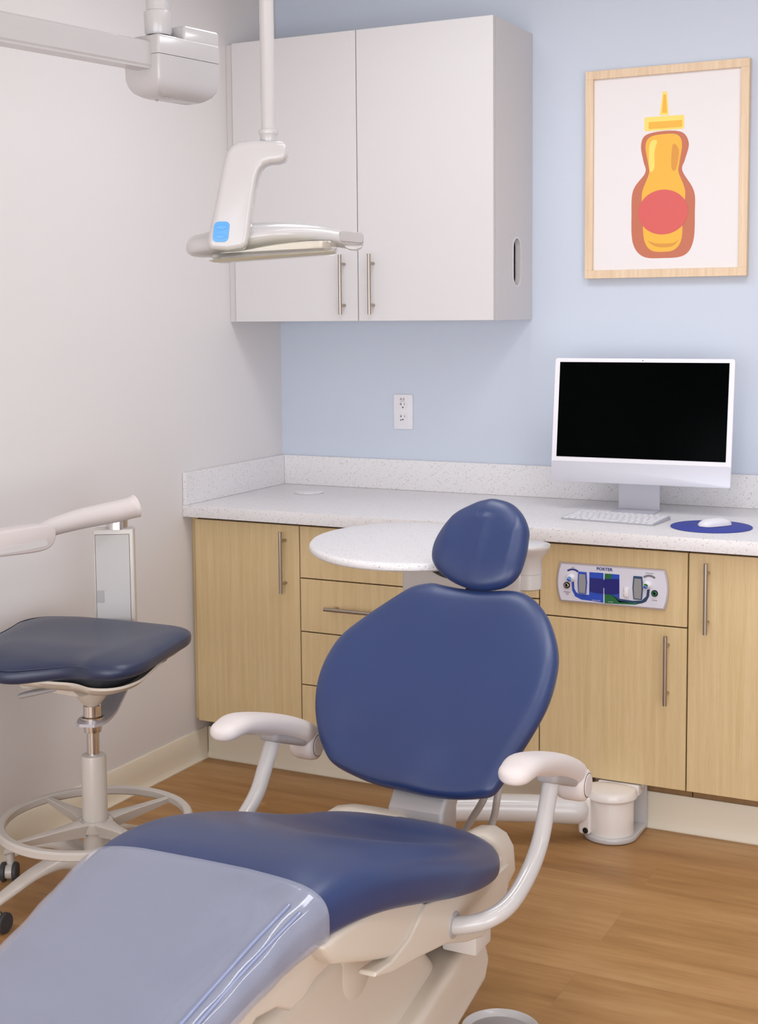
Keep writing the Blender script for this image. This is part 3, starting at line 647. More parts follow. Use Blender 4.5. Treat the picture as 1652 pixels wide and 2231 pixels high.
# back support shell and post
yzp('back_shell', [(-1.80, .55), (-1.555, .81), (-1.525, .785), (-1.56, .70), (-1.70, .55), (-1.77, .50)], 1.28, 1.57, MT['wplast'], ch, .012)
yzp('back_post', [(-1.885, .33), (-1.885, .465), (-1.60, .765), (-1.565, .74), (-1.805, .46), (-1.805, .33)], 1.37, 1.502, MT['post'], ch, .010)
for s in (-1, 1):
    yzp('seat_shell', [(-2.70, .545), (-2.647, .548), (-2.511, .535), (-2.38, .510), (-2.267, .470), (-2.15, .43), (-2.05, .412), (-1.94, .42), (-1.90, .425), (-1.885, .40), (-1.885, .36), (-1.90, .335), (-1.955, .312), (-2.01, .300), (-2.06, .296), (-2.14, .320), (-2.2475, .3626), (-2.3677, .392), (-2.546, .455), (-2.66, .50)],
                              min(CX+s*.15, CX+s*.226), max(CX+s*.15, CX+s*.226), MT['cream'], ch, .012)
    yzp('armrest_bracket', [(-1.92, .40), (-2.02, .40), (-2.14, .425), (-2.25, .455), (-2.33, .472), (-2.36, .455), (-2.40, .435), (-2.47, .425), (-2.53, .432), (-2.535, .425), (-2.47, .405), (-2.36, .385), (-2.24, .360), (-2.14, .322), (-2.06, .300), (-2.0, .302), (-1.93, .33)],
        min(CX+s*.20, CX+s*.234), max(CX+s*.20, CX+s*.234), MT['cream'], ch, .010)
    b = bmnew(); lob = [(.06, .36), (.085, .405), (.12, .436), (.155, .456), (.185, .460), (.212, .447), (.228, .42), (.232, .37), (.215, .33), (.08, .32)] if s > 0 else [(.0, .36), (.005, .44), (.03, .456), (.10, .458), (.15, .456), (.19, .447), (.228, .42), (.232, .37), (.215, .33), (.02, .32)]
    prism(b, [(CX+s*u, -1.942, z) for u, z in lob], (0, .078, 0), .024, 5); mk('rear_shell_lobe', b, MT['cream'], ch, True, 50)
    tp = [(.15, -2.205, .372), (.20, -2.205, .378), (.25, -2.203, .385), (.295, -2.185, .398), (.322, -2.14, .416), (.330, -2.06, .448), (.330, -1.995, .490), (.329, -1.955, .548), (.327, -1.915, .61)]
    b = bmnew(); tube(b, [(CX+s*x, y, z) for x, y, z in tp], .0172, seg=28, n=8)
    at = mk('armrest_tube', b, MT['grey'], ch, True, 60)
    b = bmnew(); lathe(b, [(.0, 0), (.026, 0), (.024, .003), (.0, .003)], (CX+s*.2335, -2.204, .383), (s, 0, 0), 32); mk('tube_socket', b, MT['greyp'], at)
    pad = [(.326, -2.118, .666), (.326, -2.08, .668), (.326, -2.03, .657), (.326, -1.95, .633), (.326, -1.87, .604), (.326, -1.81, .577), (.326, -1.78, .560)]
    rw = [.034, .038, .038, .034, .031, .030, .029]
    b = bmnew(); path = crs([(CX+s*x, y, z) for x, y, z in pad], 8); rr = [v.x for v in crs([(q, 0, 0) for q in rw], 8)]; rings = []
    for j in range(7, 0, -1):
        a = j/7*math.pi/2*.96; path.insert(0, path[7-j if False else 0]+Vector((0, -1, -.06)).normalized()*0) if False else None
    d0 = (path[0]-path[1]).normalized(); pre = [(path[0]+d0*.036*math.sin(j/8*math.pi/2), math.cos(j/8*math.pi/2*.97)) for j in range(8, 0, -1)]
    full = [(p, k, rr[0]) for p, k in pre]+[(p, 1, r) for p, r in zip(path, rr)]
    for i, (p, k, r) in enumerate(full):
        q0 = full[max(i-1, 0)][0]; q1 = full[min(i+1, len(full)-1)][0]; t = (q1-q0).normalized(); side = Vector((1, 0, 0)); upn = side.cross(t).normalized()
        if upn.z < 0: upn = -upn
        f = i/(len(full)-1); hh = (.0185+.0115*f)*k**.7
        rings.append([p+side*r*k*math.copysign(abs(math.cos(a))**.85, math.cos(a))+upn*hh*math.copysign(abs(math.sin(a))**.85, math.sin(a)) for a in [2*math.pi*m/28 for m in range(28)]])
    loft(b, rings); ap = mk('armrest_pad', b, MT['armpad'], ch, True, 70)
    b = bmnew(); cxx = CX+s*.326; prf = [(0, -.031), (.027, -.031), (.033, -.027), (.036, -.016), (.036, .016), (.033, .027), (.027, .031), (0, .031)]
    lathe(b, prf, (cxx, -1.778, .540), (1, 0, 0), 40); mk('pad_end', b, MT['armpad'], ap, True, 50)
    b = bmnew(); lathe(b, [(0, 0), (.0225, 0), (.0245, .0006), (.0235, .002), (0, .003)], (cxx+.0312, -1.778, .540), (1, 0, 0), 36); mk('pivot_cap', b, MT['armpad'], ap, True, 50)
    b = bmnew(); lathe(b, [(.0245, 0), (.0258, 0), (.0258, .0012), (.0245, .0012), (.0245, 0)], (cxx+.0305, -1.778, .540), (1, 0, 0), 36); mk('pivot_groove', b, MT['bk'], ap)
    b = bmnew(); box(b, cxx-.024, cxx+.024, -1.955, -1.815, .565, .60, .012, 3); 
    for v in b.verts: v.co.z -= (v.co.y+1.87)*.36
    mk('pad_underside', b, MT['greyp'], ap, True, 50)
yzp('seat_pan', [(-2.66, .50), (-2.65, .53), (-2.38, .48), (-2.15, .425), (-1.95, .41), (-1.90, .41), (-1.90, .33), (-2.06, .30), (-2.25, .33), (-2.5, .43)], CX-.16, CX+.16, MT['cream'], ch, .008)
# toe board under the leg end
for s in (-1, 1):
    x0, x1 = sorted((CX+s*.12-.005, CX+s*.195-.005))
    yzp('toe_board_rail', [(-2.60, .525), (-2.70, .525), (-2.92, .52), (-3.12, .503), (-3.38, .480), (-3.38, .46), (-3.10, .462), (-2.98, .462), (-2.94, .478), (-2.88, .470), (-2.84, .486), (-2.78, .476), (-2.74, .452), (-2.70, .452), (-2.66, .468), (-2.60, .47)], x0, x1, MT['cream'], ch, .006)
yzp('toe_board_plate', [(-2.66, .51), (-2.92, .518), (-3.38, .480), (-3.38, .47), (-2.92, .495), (-2.66, .49)], CX-.14, CX+.13, MT['cream'], ch, .002, 1)
# lift housing: long sloping cover below the seat
b = bmnew(); prof = [(-2.02, .262), (-1.93, .238), (-1.905, .18), (-1.93, .140), (-2.07, .108), (-2.40, .022), (-2.95, .004), (-3.02, .02), (-3.0, .052), (-2.276, .205)]
prism(b, [(1.245, y, z) for y, z in prof], (.378, 0, 0), .035, 5); mk('lift_housing', b, MT['cream'], ch, True, 50)
b = bmnew(); box(b, 1.28, 1.58, -2.96, -2.30, 0, .03, .006); mk('base_plate', b, MT['greyp'], ch)
yzp('lift_arm', [(-2.08, .235), (-2.16, .31), (-2.34, .385), (-2.52, .44), (-2.78, .42), (-2.92, .30), (-2.97, .06), (-2.90, .035), (-2.2, .16)], 1.27, 1.585, MT['cream'], ch, .035, 5)
b = bmnew(); lathe(b, [(0, 0), (.055, 0), (.062, -.004), (.064, -.02), (0, -.02)], (1.586, -2.44, .385), (1, 0, 0), 40); mk('pivot_disc', b, MT['cream'], ch, True, 50)
b = bmnew(); box(b, 1.585, 1.66, -2.075, -1.995, .262, .31, .006); mk('cable_cover', b, MT['cov'], ch)
for k, (x_, y_) in enumerate(((1.505, -1.66), (1.535, -1.66))):
    b = bmnew(); tube(b, [(x_-.0, -1.62, .50), (x_+.004, y_, .44), (x_-.008-.02*(1-k), y_, .38), (x_-.03-.03*(1-k), y_-.02, .32), (x_-.05-.03*(1-k), -1.75, .26), (x_-.06, -1.90, .24)], .0085, seg=14); mk('supply_hose', b, MT['hose'], ch, True, 60)

b = bmnew(); fpd = thing('foot_control', 'round grey foot pedal disc on the floor beside the chair base', 'foot control', (1.645, -1.908, 0))
lathe(b, [(0, .0), (.086, .0), (.090, .008), (.089, .024), (.083, .032), (.077, .028), (.072, .020)], (1.645, -1.908, 0), seg=56); mk('pedal_ring', b, MT['grey'], fpd, True, 40)
b = bmnew(); lathe(b, [(.074, .012), (.074, .019), (.05, .025), (0, .027)], (1.645, -1.908, 0), seg=48); mk('pedal_disc', b, MT['greyp'], fpd, True, 40)

# ================================================================== SIDE TABLE ON SWING ARM
tb = thing('swing_arm_table', 'round speckled white tray table on a white swing arm behind the headrest', 'tray table', (1.44, -.75, 0))
TAB = [(1.357, -1.113), (1.38, -1.196), (1.385, -1.278), (1.372, -1.353), (1.343, -1.417), (1.3, -1.467), (1.246, -1.502), (1.183, -1.519), (1.115, -1.517), (1.045, -1.497), (0.977, -1.457), (0.916, -1.4), (0.865, -1.328), (0.828, -1.244), (0.81, -1.156), (0.814, -1.068), (0.84, -0.988), (0.886, -0.923), (0.95, -0.881), (1.026, -0.863), (1.107, -0.872), (1.187, -0.906), (1.258, -0.962), (1.316, -1.032)]
b = bmnew(); o_ = crs([(x, y, 0) for x, y in TAB], 4, True); c_ = sum(o_, Vector())/len(o_); rings = []
for ins, z in ((.016, .906), (.006, .9075), (.001, .912), (0, .9175), (.001, .923), (.005, .9275), (.012, .929), (.35, .929), (.47, .929)):
    rings.append([c_+(p-c_)*(1-ins/.28 if ins < .1 else 1-ins*2)+Vector((0, 0, z)) for p in o_])
loft(b, rings); mk('tray_top', b, MT['top'], tb, True, 40)
b = bmnew(); prism(b, [(1.0, -.965, .755), (1.34, -.965, .755), (1.36, -.965, .79), (1.36, -.965, .83), (1.34, -.965, .855), (1.02, -.965, .872), (1.0, -.965, .86)], (0, -.075, 0), .010, 3); mk('table_arm', b, MT['wplast'], tb, True, 50)
b = bmnew(); box(b, 1.02, 1.16, -1.07, -.94, .86, .907, .008); mk('table_bracket', b, MT['wplast'], tb)
b = bmnew(); lathe(b, [(0, .785), (.034, .785), (.039, .789), (.039, .828), (.0375, .829), (.039, .830), (.039, .870), (.050, .885), (.060, .898), (.0625, .904), (.0615, .909), (.055, .911), (0, .911)], (1.362, -1.0, 0), seg=48); mk('arm_pivot', b, MT['wplast'], tb, True, 40)
for k in (0, 1):
    b = bmnew(); tube(b, [(1.055+.014*k, -1.045, .870), (1.075+.014*k, -1.048, .846), (1.10+.014*k, -1.050, .826), (1.13+.012*k, -1.048, .812), (1.16, -1.045, .806)], .0035, seg=10); mk('black_cable', b, MT['rubber'], tb, True, 60)
b = bmnew(); lathe(b, [(0, .04), (.018, .038), (.024, .02), (.022, 0), (.012, -.01), (0, -.012)], (1.335, -1.052, .845), (-.4, -1, .1), 28); mk('lock_knob', b, MT['wplast'], tb, True, 50)
b = bmnew(); cyl(b, (1.06, -.985, .12), (1.06, -.985, .76), .030, seg=32); cyl(b, (1.06, -.985, .72), (1.06, -.985, .765), .040, seg=32); mk('table_post', b, MT['wplast'], tb)
b = bmnew(); tube(b, [(1.06, -.985, .118), (1.12, -.945, .116), (1.2, -.893, .112), (1.3, -.835, .106), (1.42, -.765, .095)], .040, seg=32, round_ends=True); mk('floor_arm', b, MT['wplast'], tb, True, 60)
bc = (1.500, -.675)
b = bmnew(); lathe(b, [(0, .016), (.066, .016), (.067, .020), (.067, .128), (.066, .131), (0, .131)], (*bc, 0), seg=56); mk('pivot_drum', b, MT['cer'], tb, True, 40)
b = bmnew(); lathe(b, [(0, .119), (.072, .119), (.078, .126), (.078, .136), (.073, .147), (.058, .1505), (0, .1515)], (*bc, 0), seg=56)
for v in b.verts:
    if v.co.y > bc[1]: v.co.y = bc[1]+(v.co.y-bc[1])*.62; 
mk('drum_cap', b, MT['cer'], tb, True, 40)
b = bmnew(); o = [(bc[0]+.080*math.cos(R(a)), bc[1]+.080*math.sin(R(a))) for a in range(180, 361, 9)]+[(bc[0]+.080, -.566), (bc[0]-.080, -.566)]
prism(b, [(x, y, .001) for x, y in o], (0, 0, .017), .006, 3); box(b, bc[0]-.080, bc[0]+.080, -.576, -.5655, .001, .150, .003); mk('mounting_bracket', b, MT['grey'], tb, True, 40)
b = bmnew(); box(b, bc[0]-.052, bc[0]+.074, -.64, -.572, .118, .149, .006); cyl(b, (bc[0]+.074, -.595, .138), (bc[0]+.0765, -.595, .138), .006, seg=20); mk('bracket_cover', b, MT['cer'], tb)
b = bmnew(); box(b, bc[0]-.078, bc[0]-.040, -.745, -.67, .018, .130, .012, 3); mk('arm_clamp', b, MT['cer'], tb)
b = bmnew(); lathe(b, [(0, 0), (.0085, 0), (.0085, .004), (0, .005)], (1.447, -.7455, .032), (-.35, -1, 0), 24); mk('rubber_plug', b, MT['bk'], tb)

# ================================================================== STOOL
SX, SY = .411, -1.687
st = thing('assistant_stool', 'wheeled navy stool with foot ring and curved grey body rest by the white wall', 'stool', (SX, SY, 0))
b = bmnew(); lathe(b, [(0, .11), (.03, .11), (.033, .12), (.033, .385), (.031, .392), (.024, .394), (0, .394)], (SX, SY, 0), seg=40); mk('column_sleeve', b, MT['stoolgrey'], st, True, 40)
b = bmnew(); cyl(b, (SX, SY, .39), (SX, SY, .60), .0165, seg=32); mk('gas_lift', b, MT['chrome'], st)
b = bmnew(); lathe(b, [(0, .04), (.030, .04), (.036, .05), (.038, .10), (.034, .135), (0, .135)], (SX, SY, 0), seg=40); mk('base_hub', b, MT['stoolgrey'], st, True, 40)
# five cast legs with twin-wheel castors
a0 = math.atan2(-1.684-SY, .114-SX)
for k in range(5):
    a = a0+k*2*math.pi/5; d = Vector((math.cos(a), math.sin(a), 0)); c = Vector((SX, SY, 0))
    b = bmnew(); path = crs([c+d*.02+Vector((0, 0, .095)), c+d*.10+Vector((0, 0, .132)), c+d*.18+Vector((0, 0, .125)), c+d*.255+Vector((0, 0, .098)), c+d*.305+Vector((0, 0, .078))], 6)
    rr = [v.x for v in crs([(.032, 0, 0), (.028, 0, 0), (.025, 0, 0), (.022, 0, 0), (.018, 0, 0)], 6)]; hh = [v.x for v in crs([(.034, 0, 0), (.020, 0, 0), (.013, 0, 0), (.011, 0, 0), (.010, 0, 0)], 6)]
    rings = []; sd = Vector((-d.y, d.x, 0))
    for p, r, h in zip(path, rr, hh): rings.append([p+sd*r*math.copysign(abs(math.cos(t))**.7, math.cos(t))+Vector((0, 0, 1))*h*math.copysign(abs(math.sin(t))**.8, math.sin(t)) for t in [2*math.pi*j/20 for j in range(20)]])
    loft(b, rings); lg = mk('leg', b, MT['stoolgrey'], st, True, 60)
    b = bmnew(); cc = c+d*.298; cyl(b, cc+Vector((0, 0, .045)), cc+Vector((0, 0, .082)), .012, seg=20)
    wa = a+[.5, 1.9, -.7, 2.4, .9][k]; wd = Vector((math.cos(wa), math.sin(wa), 0)); tr = Vector((-wd.y, wd.x, 0)); wc = cc+tr*.014+Vector((0, 0, .0265))
    cyl(b, wc-wd*.010, wc+wd*.010, .019, seg=24); mk('castor_housing', b, MT['stoolgrey'], lg)
    for s in (-1, 1):
        b = bmnew(); lathe(b, [(0, 0), (.010, 0), (.018, .002), (.0235, .001), (.0265, .004), (.0265, .011), (.0235, .014), (0, .014)] if s > 0 else [(0, 0), (.010, 0), (.018, .002), (.0235, .001), (.0265, .004), (.0265, .011), (.0235, .014), (0, .014)], wc+wd*s*.0085, wd*s, 32); mk('wheel', b, MT['rubber'], lg, True, 40)
# foot ring
b = bmnew(); RZ, RR = .215, .243
rings = []
for k in range(96):
    a = 2*math.pi*k/96; rd = Vector((math.cos(a), math.sin(a), 0)); rings.append([Vector((SX, SY, RZ))+rd*(RR+u)+Vector((0, 0, v)) for u, v in ((-.012, .006), (-.009, .009), (.006, .009), (.011, .004), (.012, -.010), (.009, -.013), (-.008, -.013), (-.012, -.009))])
loft(b, rings, closed=True); fr = mk('foot_ring', b, MT['stoolgrey'], st, True, 40)
b = bmnew(); lathe(b, [(.034, -.02), (.045, -.02), (.047, -.010), (.047, .004), (.042, .008), (.034, .008), (.034, -.02)], (SX, SY, RZ-.004), seg=40); mk('ring_collar', b, MT['stoolgrey'], fr, True, 40)
for a in (R(71), R(161), R(251), R(341)):
    d = Vector((math.cos(a), math.sin(a), 0)); sd = Vector((-d.y, d.x, 0)); b = bmnew(); rings = []
    for t in range(11):
        f = t/10; p = Vector((SX, SY, RZ-.004))+d*(.040+f*(RR-.048)); w_ = .020-.012*f+.012*(1-f)**4; h_ = .022*(1-f)+.007
        rings.append([p+sd*w_*.9+Vector((0, 0, .006)), p+sd*w_*.75+Vector((0, 0, .008)), p-sd*w_*.75+Vector((0, 0, .008)), p-sd*w_*.9+Vector((0, 0, .006)), p-sd*w_*.45+Vector((0, 0, -h_)), p+sd*w_*.45+Vector((0, 0, -h_))])
    loft(b, rings); mk('ring_spoke', b, MT['stoolgrey'], fr, True, 40)
# seat: rounded saddle-edged cushion
SO = [(.075, -1.475), (.16, -1.435), (.30, -1.428), (.45, -1.430), (.545, -1.440), (.590, -1.490), (.610, -1.57), (.640, -1.70), (.660, -1.80), (.640, -1.87), (.58, -1.895), (.50, -1.875), (.42, -1.90), (.33, -1.945), (.23, -1.935), (.165, -1.87), (.125, -1.76), (.085, -1.63), (.055, -1.54)]
sc_ = (.36, -1.67)
SU = [(x-sc_[0], y-sc_[1]) for x, y in SO]
def sdish(u, v, s): return -.012*max(0, 1-(u/.2)**2)*max(0, 1-(v/.2)**2)-.018*max(0, (-v-.1)/.12)*max(0, 1-((u-.03)/.16)**2)
b = bmnew(); pillow(b, SU, (sc_[0], sc_[1], .672), (1, 0, 0), (0, 1, 0), .038, .036, sdish, 3.0, 5, 16)
for v in b.verts: v.co.z += .02*((v.co.x-sc_[0])/.28)*.2
sq = mk('seat_cushion', b, MT['stoolvin'], st, True, 75)
b = bmnew(); o_ = crs([(a, c, 0) for a, c in SU], 5, True); c_ = sum(o_, Vector())/len(o_)
pth = [c_+(p-c_)*.985+Vector((sc_[0], sc_[1], .686+sdish(p.x, p.y, 1)*.8)) for p in o_]; rings = []
for i, p in enumerate(pth):
    t = (pth[(i+1) % len(pth)]-pth[i-1]).normalized(); n_ = t.cross(Vector((0, 0, 1))).normalized()
    rings.append([p+n_*.0018*math.cos(a)+Vector((0, 0, .0018*math.sin(a))) for a in [2*math.pi*j/8 for j in range(8)]])
loft(b, rings, closed=True); mk('seam_piping', b, MT['stoolvin'], sq)
# cream pan and funnel under the seat
b = bmnew(); rings = []
for sc2, z in ((.80, .646), (.93, .662), (.94, .656), (.86, .643), (.62, .624), (.40, .608), (.24, .598), (.18, .590)):
    ring = []
    for p in o_:
        dr = (p-c_).normalized().dot(Vector((.55, -.83, 0))); fall = max(0, dr-.35)*.042*min(1, max(0, (sc2-.3)/.3))*(z > .6)
        ring.append(Vector((sc_[0], sc_[1], 0))+c_*1+(p-c_)*sc2+Vector((SX-sc_[0], SY-sc_[1], 0))*(1-(sc2-.2)/.74)+Vector((0, 0, z-fall)))
    rings.append(ring)
loft(b, rings); mk('seat_pan', b, MT['cream'], st, True, 60)
b = bmnew(); loft(b, [[Vector((sc_[0], sc_[1], z))+c_+(p-c_)*k for p in o_] for k, z in ((.84, .655), (.78, .625), (.5, .610))]); mk('cushion_underside', b, MT['rubber'], st, True, 50)
b = bmnew(); lathe(b, [(0, .590), (.056, .588), (.050, .570), (.036, .545), (.026, .532), (.020, .526), (0, .524)], (SX, SY, 0), seg=36); mk('funnel_boss', b, MT['cream'], st, True, 50)
b = bmnew(); prism(b, [(SX-.165, SY-.11, .600), (SX-.155, SY-.11, .622), (SX-.11, SY-.11, .632), (SX-.05, SY-.11, .622), (SX+.03, SY-.11, .592), (SX+.05, SY-.11, .578), (SX-.14, SY-.11, .580)], (.02, .09, 0), .006); mk('tilt_housing', b, MT['cream'], st, True, 40)
b = bmnew(); tube(b, [(SX+.0, SY-.09, .594), (SX-.04, SY-.11, .588), (SX-.09, SY-.13, .578), (SX-.115, SY-.137, .571)], [.006, .009, .013, .012], seg=16, flat=.6, round_ends=True); mk('height_lever', b, MT['greyp'], st, True, 60)
b = bmnew(); lathe(b, [(.0165, .455), (.023, .455), (.024, .47), (.024, .478), (.030, .478), (.030, .495), (.0235, .497), (.0235, .525), (.021, .528), (.0165, .528)], (SX, SY, 0), seg=36); mk('clamp_collar', b, MT['chrome'], st, True, 35)
b = bmnew(); dcol = Vector((-.085, .240, 0)); nd = dcol.normalized(); sd = Vector((nd.y, -nd.x, 0)); c = Vector((SX, SY, 0))
def strip(sec):
    rings = []
    for p, w_, t_ in sec: rings.append([p+sd*w_+t_, p-sd*w_+t_, p-sd*w_-t_, p+sd*w_-t_])
    return rings
Z = Vector((0, 0, 1))
loft(b, strip([(c-nd*.045+Z*.482, .020, Z*.004), (c-nd*.03+Z*.482, .033, Z*.004), (c+nd*.0+Z*.482, .040, Z*.004), (c+nd*.05+Z*.482, .040, Z*.004), (c+nd*.085+Z*.486, .040, (Z-nd*.25).normalized()*.004), (c+nd*.205+Z*.528, .040, (Z-nd*.4).normalized()*.004), (c+nd*.238+Z*.542, .040, (Z-nd*1.2).normalized()*.004), (c+nd*.250+Z*.57, .040, (-nd)*.004), (c+nd*.250+Z*.64, .040, (-nd)*.004)]))
mk('swing_bracket', b, MT['alu'], st, True, 40)
# upright box of the body rest (faces the viewer side) 
cb = Vector((.292, -1.420, 0)); fx_ = Vector((.86, .51, 0)).normalized(); fy_ = Vector((-fx_.y, fx_.x, 0))
def ub(u, v, z): return cb+fx_*u+fy_*v+Z*z
def ubox(u0, u1, v0, v1, z0, z1, bev, m, nm, par, seg=3):
    b = bmnew(); vv = box(b, u0, u1, v0, v1, z0, z1, bev, seg)
    for v in b.verts: v.co = ub(v.co.x, v.co.y, v.co.z)
    return mk(nm, b, m, par, True, 35)
up_ = ubox(-.056, .056, -.025, .025, .60, .948, .006, MT['stoolgrey'], 'upright_box', st)
ubox(-.0495, .0440, -.0262, -.0245, .61, .932, .0008, MT['panelgrey'], 'front_panel', up_, 1)
b = bmnew(); prism(b, [ub(u, -.0256, z) for u, z in ((-.0505, .609), (.0450, .609), (.0450, .9335), (-.0505, .9335))], fy_*.001, holes=[[ub(u, -.0256, z) for u, z in ((-.0495, .61), (.0440, .61), (.0440, .9325), (-.0495, .9325))]]); mk('panel_seam', b, MT['dark'], up_, False)
ubox(-.0495, -.028, -.0275, -.026, .742, .776, .0006, MT['greyp'], 'latch_button', up_, 1)
b = bmnew(); cyl(b, ub(.008, 0, .946), ub(.008, 0, .975), .030, seg=36); mk('swivel_post', b, MT['chrome'], st)
b = bmnew(); tube(b, [(.347, -1.388, 1.008), (.338, -1.405, 1.004), (.328, -1.45, 1.000), (.316, -1.51, .998), (.306, -1.60, .995), (.308, -1.70, .990), (.320, -1.78, .984)], [.033, .030, .030, .029, .027, .023, .019], seg=28, flat=1.0); br = mk('body_rest_bar', b, MT['armpad'], st, True, 50)
padp = [(-1.742, .985), (-1.748, 1.000), (-1.775, 1.010), (-1.86, 1.015), (-2.0, 1.018), (-2.06, 1.012), (-2.075, .99), (-2.06, .968), (-1.99, .958), (-1.90, .950), (-1.80, .944), (-1.762, .950), (-1.745, .966)]
b = bmnew(); o_ = crs([(0, y, z) for y, z in padp], 4, True); c_ = sum(o_, Vector())/len(o_); rings = []
for xx, k in ((.300, .80), (.302, .92), (.310, 1.0), (.348, 1.0), (.356, .93), (.358, .82)): rings.append([Vector((xx, c_.y+(p.y-c_.y)*(1-(1-k)*.25), c_.z+(p.z-c_.z)*k)) for p in o_])
loft(b, rings); bp = mk('body_rest_pad', b, MT['armpad'], st, True, 60)
b = bmnew(); prism(b, [(.3575, y, z) for y, z in ((-1.785, .974), (-1.778, .962), (-1.785, .956), (-1.86, .957), (-1.97, .962), (-2.03, .972), (-2.03, .978))], (.0015, 0, 0), .0005, 1); mk('pad_inset', b, MT['wplast'], bp)
# ================================================================== EXAM LIGHT
OX = Vector((1.2305, -2.1102, 0)); hx = Vector((math.cos(yaw), math.sin(yaw), 0)); hy = Vector((-math.sin(yaw), math.cos(yaw), 0)); K = 2.8/3060
def L(px, py, d=0): return OX+hx*((px-585)*K)+hy*d+Z*(1.8887-(py-300)*K)
el = thing('exam_light', 'white dental exam light on a slim ceiling pole with blue switch', 'exam light', (OX.x, OX.y, CEIL), None)
b = bmnew(); lathe(b, [(0, CEIL), (.06, CEIL), (.06, CEIL-.012), (.02, CEIL-.05), (0, CEIL-.05)], OX, seg=36); mk('ceiling_canopy', b, MT['lampw'], el, True, 40)
b = bmnew(); cyl(b, OX+Z*1.885, OX+Z*(CEIL-.03), .0142, seg=32); mk('pole', b, MT['lampw'], el)
b = bmnew(); z0 = 1.8887; lathe(b, [(.0142, z0+.016), (.019, z0+.015), (.0195, z0+.008), (.0185, z0+.006), (.017, z0+.004), (.0165, z0-.016), (0, z0-.016)], OX, seg=36); mk('pole_collar', b, MT['lampw'], el, True, 40)
neck = [(600, 310), (618, 312), (627, 322), (628, 340), (622, 352), (608, 357), (590, 358), (578, 362), (569, 371), (563, 386), (556, 420), (548, 470), (542, 515), (538, 530), (528, 540), (495, 545), (460, 542), (449, 532), (453, 512), (470, 440), (488, 360), (495, 335), (505, 320), (520, 312), (545, 309), (570, 309)]
b = bmnew(); prism(b, [L(x, y, -.032) for x, y in neck], hy*.060, .016, 5); nk = mk('light_neck', b, MT['lampw'], el, True, 50)
b = bmnew(); prism(b, [L(482+x, 504+y, -.0335) for x, y in [(a*1-c*.12, c) for a, c in rrect(-17, 17, -22, 22, 10)]], hy*.004, .001); sw = mk('blue_switch', b, MT['blue'], nk, True, 40)
for yy in (494, 514):
    b = bmnew(); prism(b, [L(482-(yy-504)*.12+x, yy+y, -.0350) for x, y in [(12*math.cos(t), 5*math.sin(t)) for t in [2*math.pi*k/24 for k in range(24)]]], hy*.002, .0006); mk('switch_dimple', b, MT['blue'], sw, True, 40)
hd = []
stn = [(389, 536, 4, .012), (393, 532, 14, .028), (405, 530, 22, .045), (430, 528, 26, .062), (460, 524, 29, .080), (500, 519, 31, .092), (540, 513, 31, .098), (600, 507, 27, .098), (650, 506, 24, .082), (690, 508, 22, .060), (720, 512, 20, .042), (745, 517, 19, .030), (770, 520, 18, .026), (783, 521, 15, .022), (789, 521, 6, .010)]
sv = crs([(a, c, 0) for a, c, h, d in stn], 5); sh_ = crs([(h, d, 0) for a, c, h, d in stn], 5); rings = []
for p, q in zip(sv, sh_):
    ring = []
    for j in range(32):
        a = 2*math.pi*j/32; vv = math.sin(a); hh = q.x*(1.12 if vv > 0 else 1.0)
        ring.append(L(p.x, p.y-hh*math.copysign(abs(vv)**.8, vv), .088+q.y*math.copysign(abs(math.cos(a))**.9, math.cos(a))))
    rings.append(ring)
b = bmnew(); loft(b, rings); hdm = mk('light_head', b, MT['lampw'], el, True, 60)
b = bmnew(); pg = rrect(736, 789, 500, 524, 7)
for dd, in ((-.014,),):
    prism(b, [L(x, y+(x-736)*.10-2, dd+.068) for x, y in pg], hy*.060, .003)
mk('handle_grip', b, MT['greyp'], el, True, 40)
b = bmnew(); prism(b, [L(x, y, .062) for x, y in ((745, 530), (787, 530), (785, 536), (772, 541), (758, 540), (748, 535))], hy*.05, .003); mk('handle_lip', b, MT['lampw'], el, True, 40)
# lens block
def plan(u0, u1, v0, v1, r): return rrect(u0, u1, v0, v1, r, 6)
b = bmnew(); rings = []
for ins, za_, zb_ in ((.004, 528, 522), (0, 540, 530), (0, 556, 540), (.006, 566, 548)):
    rings.append([L((u/K)+590, za_+(zb_-za_)*((u/K+140)/280)+0, v+.088) for u, v in plan(-.128+ins, .128-ins, -.072+ins, .072-ins, .03)])
loft(b, rings); mk('light_lens', b, MT['lens'], el, True, 40)
b = bmnew(); rings = []
for ins, za_, zb_ in ((.012, 527, 521), (.012, 548, 536)):
    rings.append([L((u/K)+590, za_+(zb_-za_)*((u/K+140)/280), v+.088) for u, v in plan(-.128+ins, .128-ins, -.072+ins, .072-ins, .025)])
loft(b, rings); mk('reflector', b, MT['peg'], el, True, 40)
b = bmnew(); rings = []
for ins, dz_ in ((.0035, -.0005), (.002, 0), (.0035, .0005)):
    rings.append([L((u/K)+590, 566+(548-566)*((u/K+140)/280), v+.02)+Z*dz_ for u, v in plan(-.128+ins, .128-ins, -.072+ins, .072-ins, .028)])
loft(b, rings); mk('lens_rim', b, MT['yel'], el, True, 40)

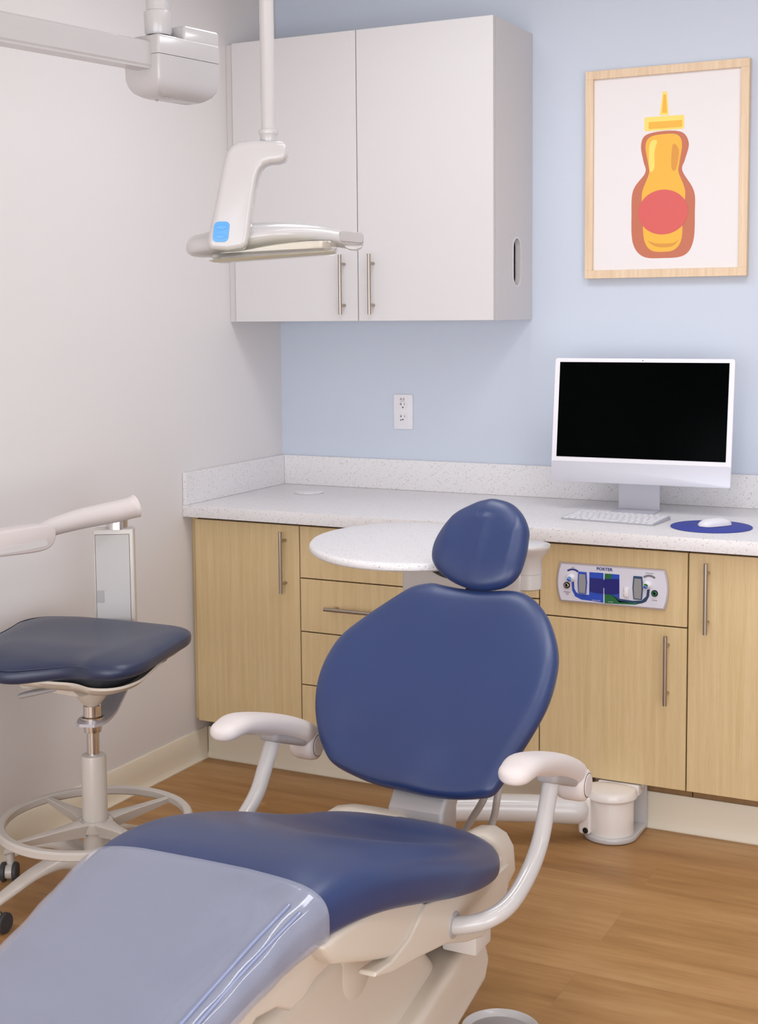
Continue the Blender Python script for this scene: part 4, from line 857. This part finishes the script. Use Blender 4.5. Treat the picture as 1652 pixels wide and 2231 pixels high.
# ================================================================== CEILING ARM WITH HOUSING
dv = Vector((.18, .984, 0)).normalized(); ev = Vector((dv.y, -dv.x, 0)); AO = Vector((.909, -2.025, 0))
def A(d, e, z): return AO+dv*d+ev*e+Z*z
ca = thing('ceiling_support_arm', 'white square beam arm with boxy housing on a ceiling post', 'ceiling arm', (AO.x-.04, AO.y+.05, CEIL))
pc_ = A(.045, -.045, 0)
b = bmnew(); cyl(b, pc_+Z*2.19, pc_+Z*CEIL, .0262, seg=36); mk('ceiling_post', b, MT['lampw'], ca)
b = bmnew(); lathe(b, [(.0262, 2.196), (.030, 2.194), (.0305, 2.190), (.0295, 2.150), (.027, 2.144), (.0, 2.144)], pc_, seg=36); mk('post_collar', b, MT['lampw'], ca, True, 40)
b = bmnew(); lathe(b, [(.0, 2.136), (.022, 2.136), (.022, 2.146), (0, 2.146)], pc_, seg=36); mk('bearing_gap', b, MT['bk'], ca)
def hs(zs, nm, bev=0):
    b = bmnew(); rings = []
    for z, ins, r in zs: rings.append([A(d, -e, z) for d, e in rrect(0+ins, .192-ins, 0+ins, .110-ins, r, 5)])
    loft(b, rings); return mk(nm, b, MT['lampw'], ca, True, 50)
hs([(2.138, .004, .006), (2.135, .001, .006), (2.132, 0, .006), (2.0975, 0, .006)], 'housing_top')
hs([(2.0965, .0005, .006), (2.050, .0015, .006), (2.034, .005, .008), (2.022, .012, .010), (2.014, .024, .010), (2.011, .032, .010)], 'housing_bottom')
b = bmnew(); rings = [[A(d, -e, z) for d, e in rrect(.080+i_, .191-i_, .001+i_, .108-i_, .006, 5)] for z, i_ in ((2.130, 0), (2.162, 0), (2.166, .003))]
loft(b, rings); mk('housing_step', b, MT['lampw'], ca, True, 50)
for d, e in ((.05, -.03), (.06, -.07)):
    b = bmnew(); cyl(b, A(d, e, 2.0085), A(d, e, 2.012), .003, seg=12); mk('screw', b, MT['greyp'], ca)
b = bmnew(); sec = [(-.022, 2.121), (-.022, 2.074), (-.025, 2.070), (-.025, 2.066), (-.066, 2.066), (-.066, 2.070), (-.069, 2.074), (-.069, 2.121), (-.066, 2.124), (-.025, 2.124)]
loft(b, [[A(d, e, z) for e, z in sec] for d in (-1.25, .012)]); mk('beam', b, MT['lampw'], ca, True, 30)
b = bmnew(); cyl(b, A(-1.22, -.045, 1.92), A(-1.22, -.045, 2.064), .02, seg=24); mk('beam_end_post', b, MT['lampw'], ca)
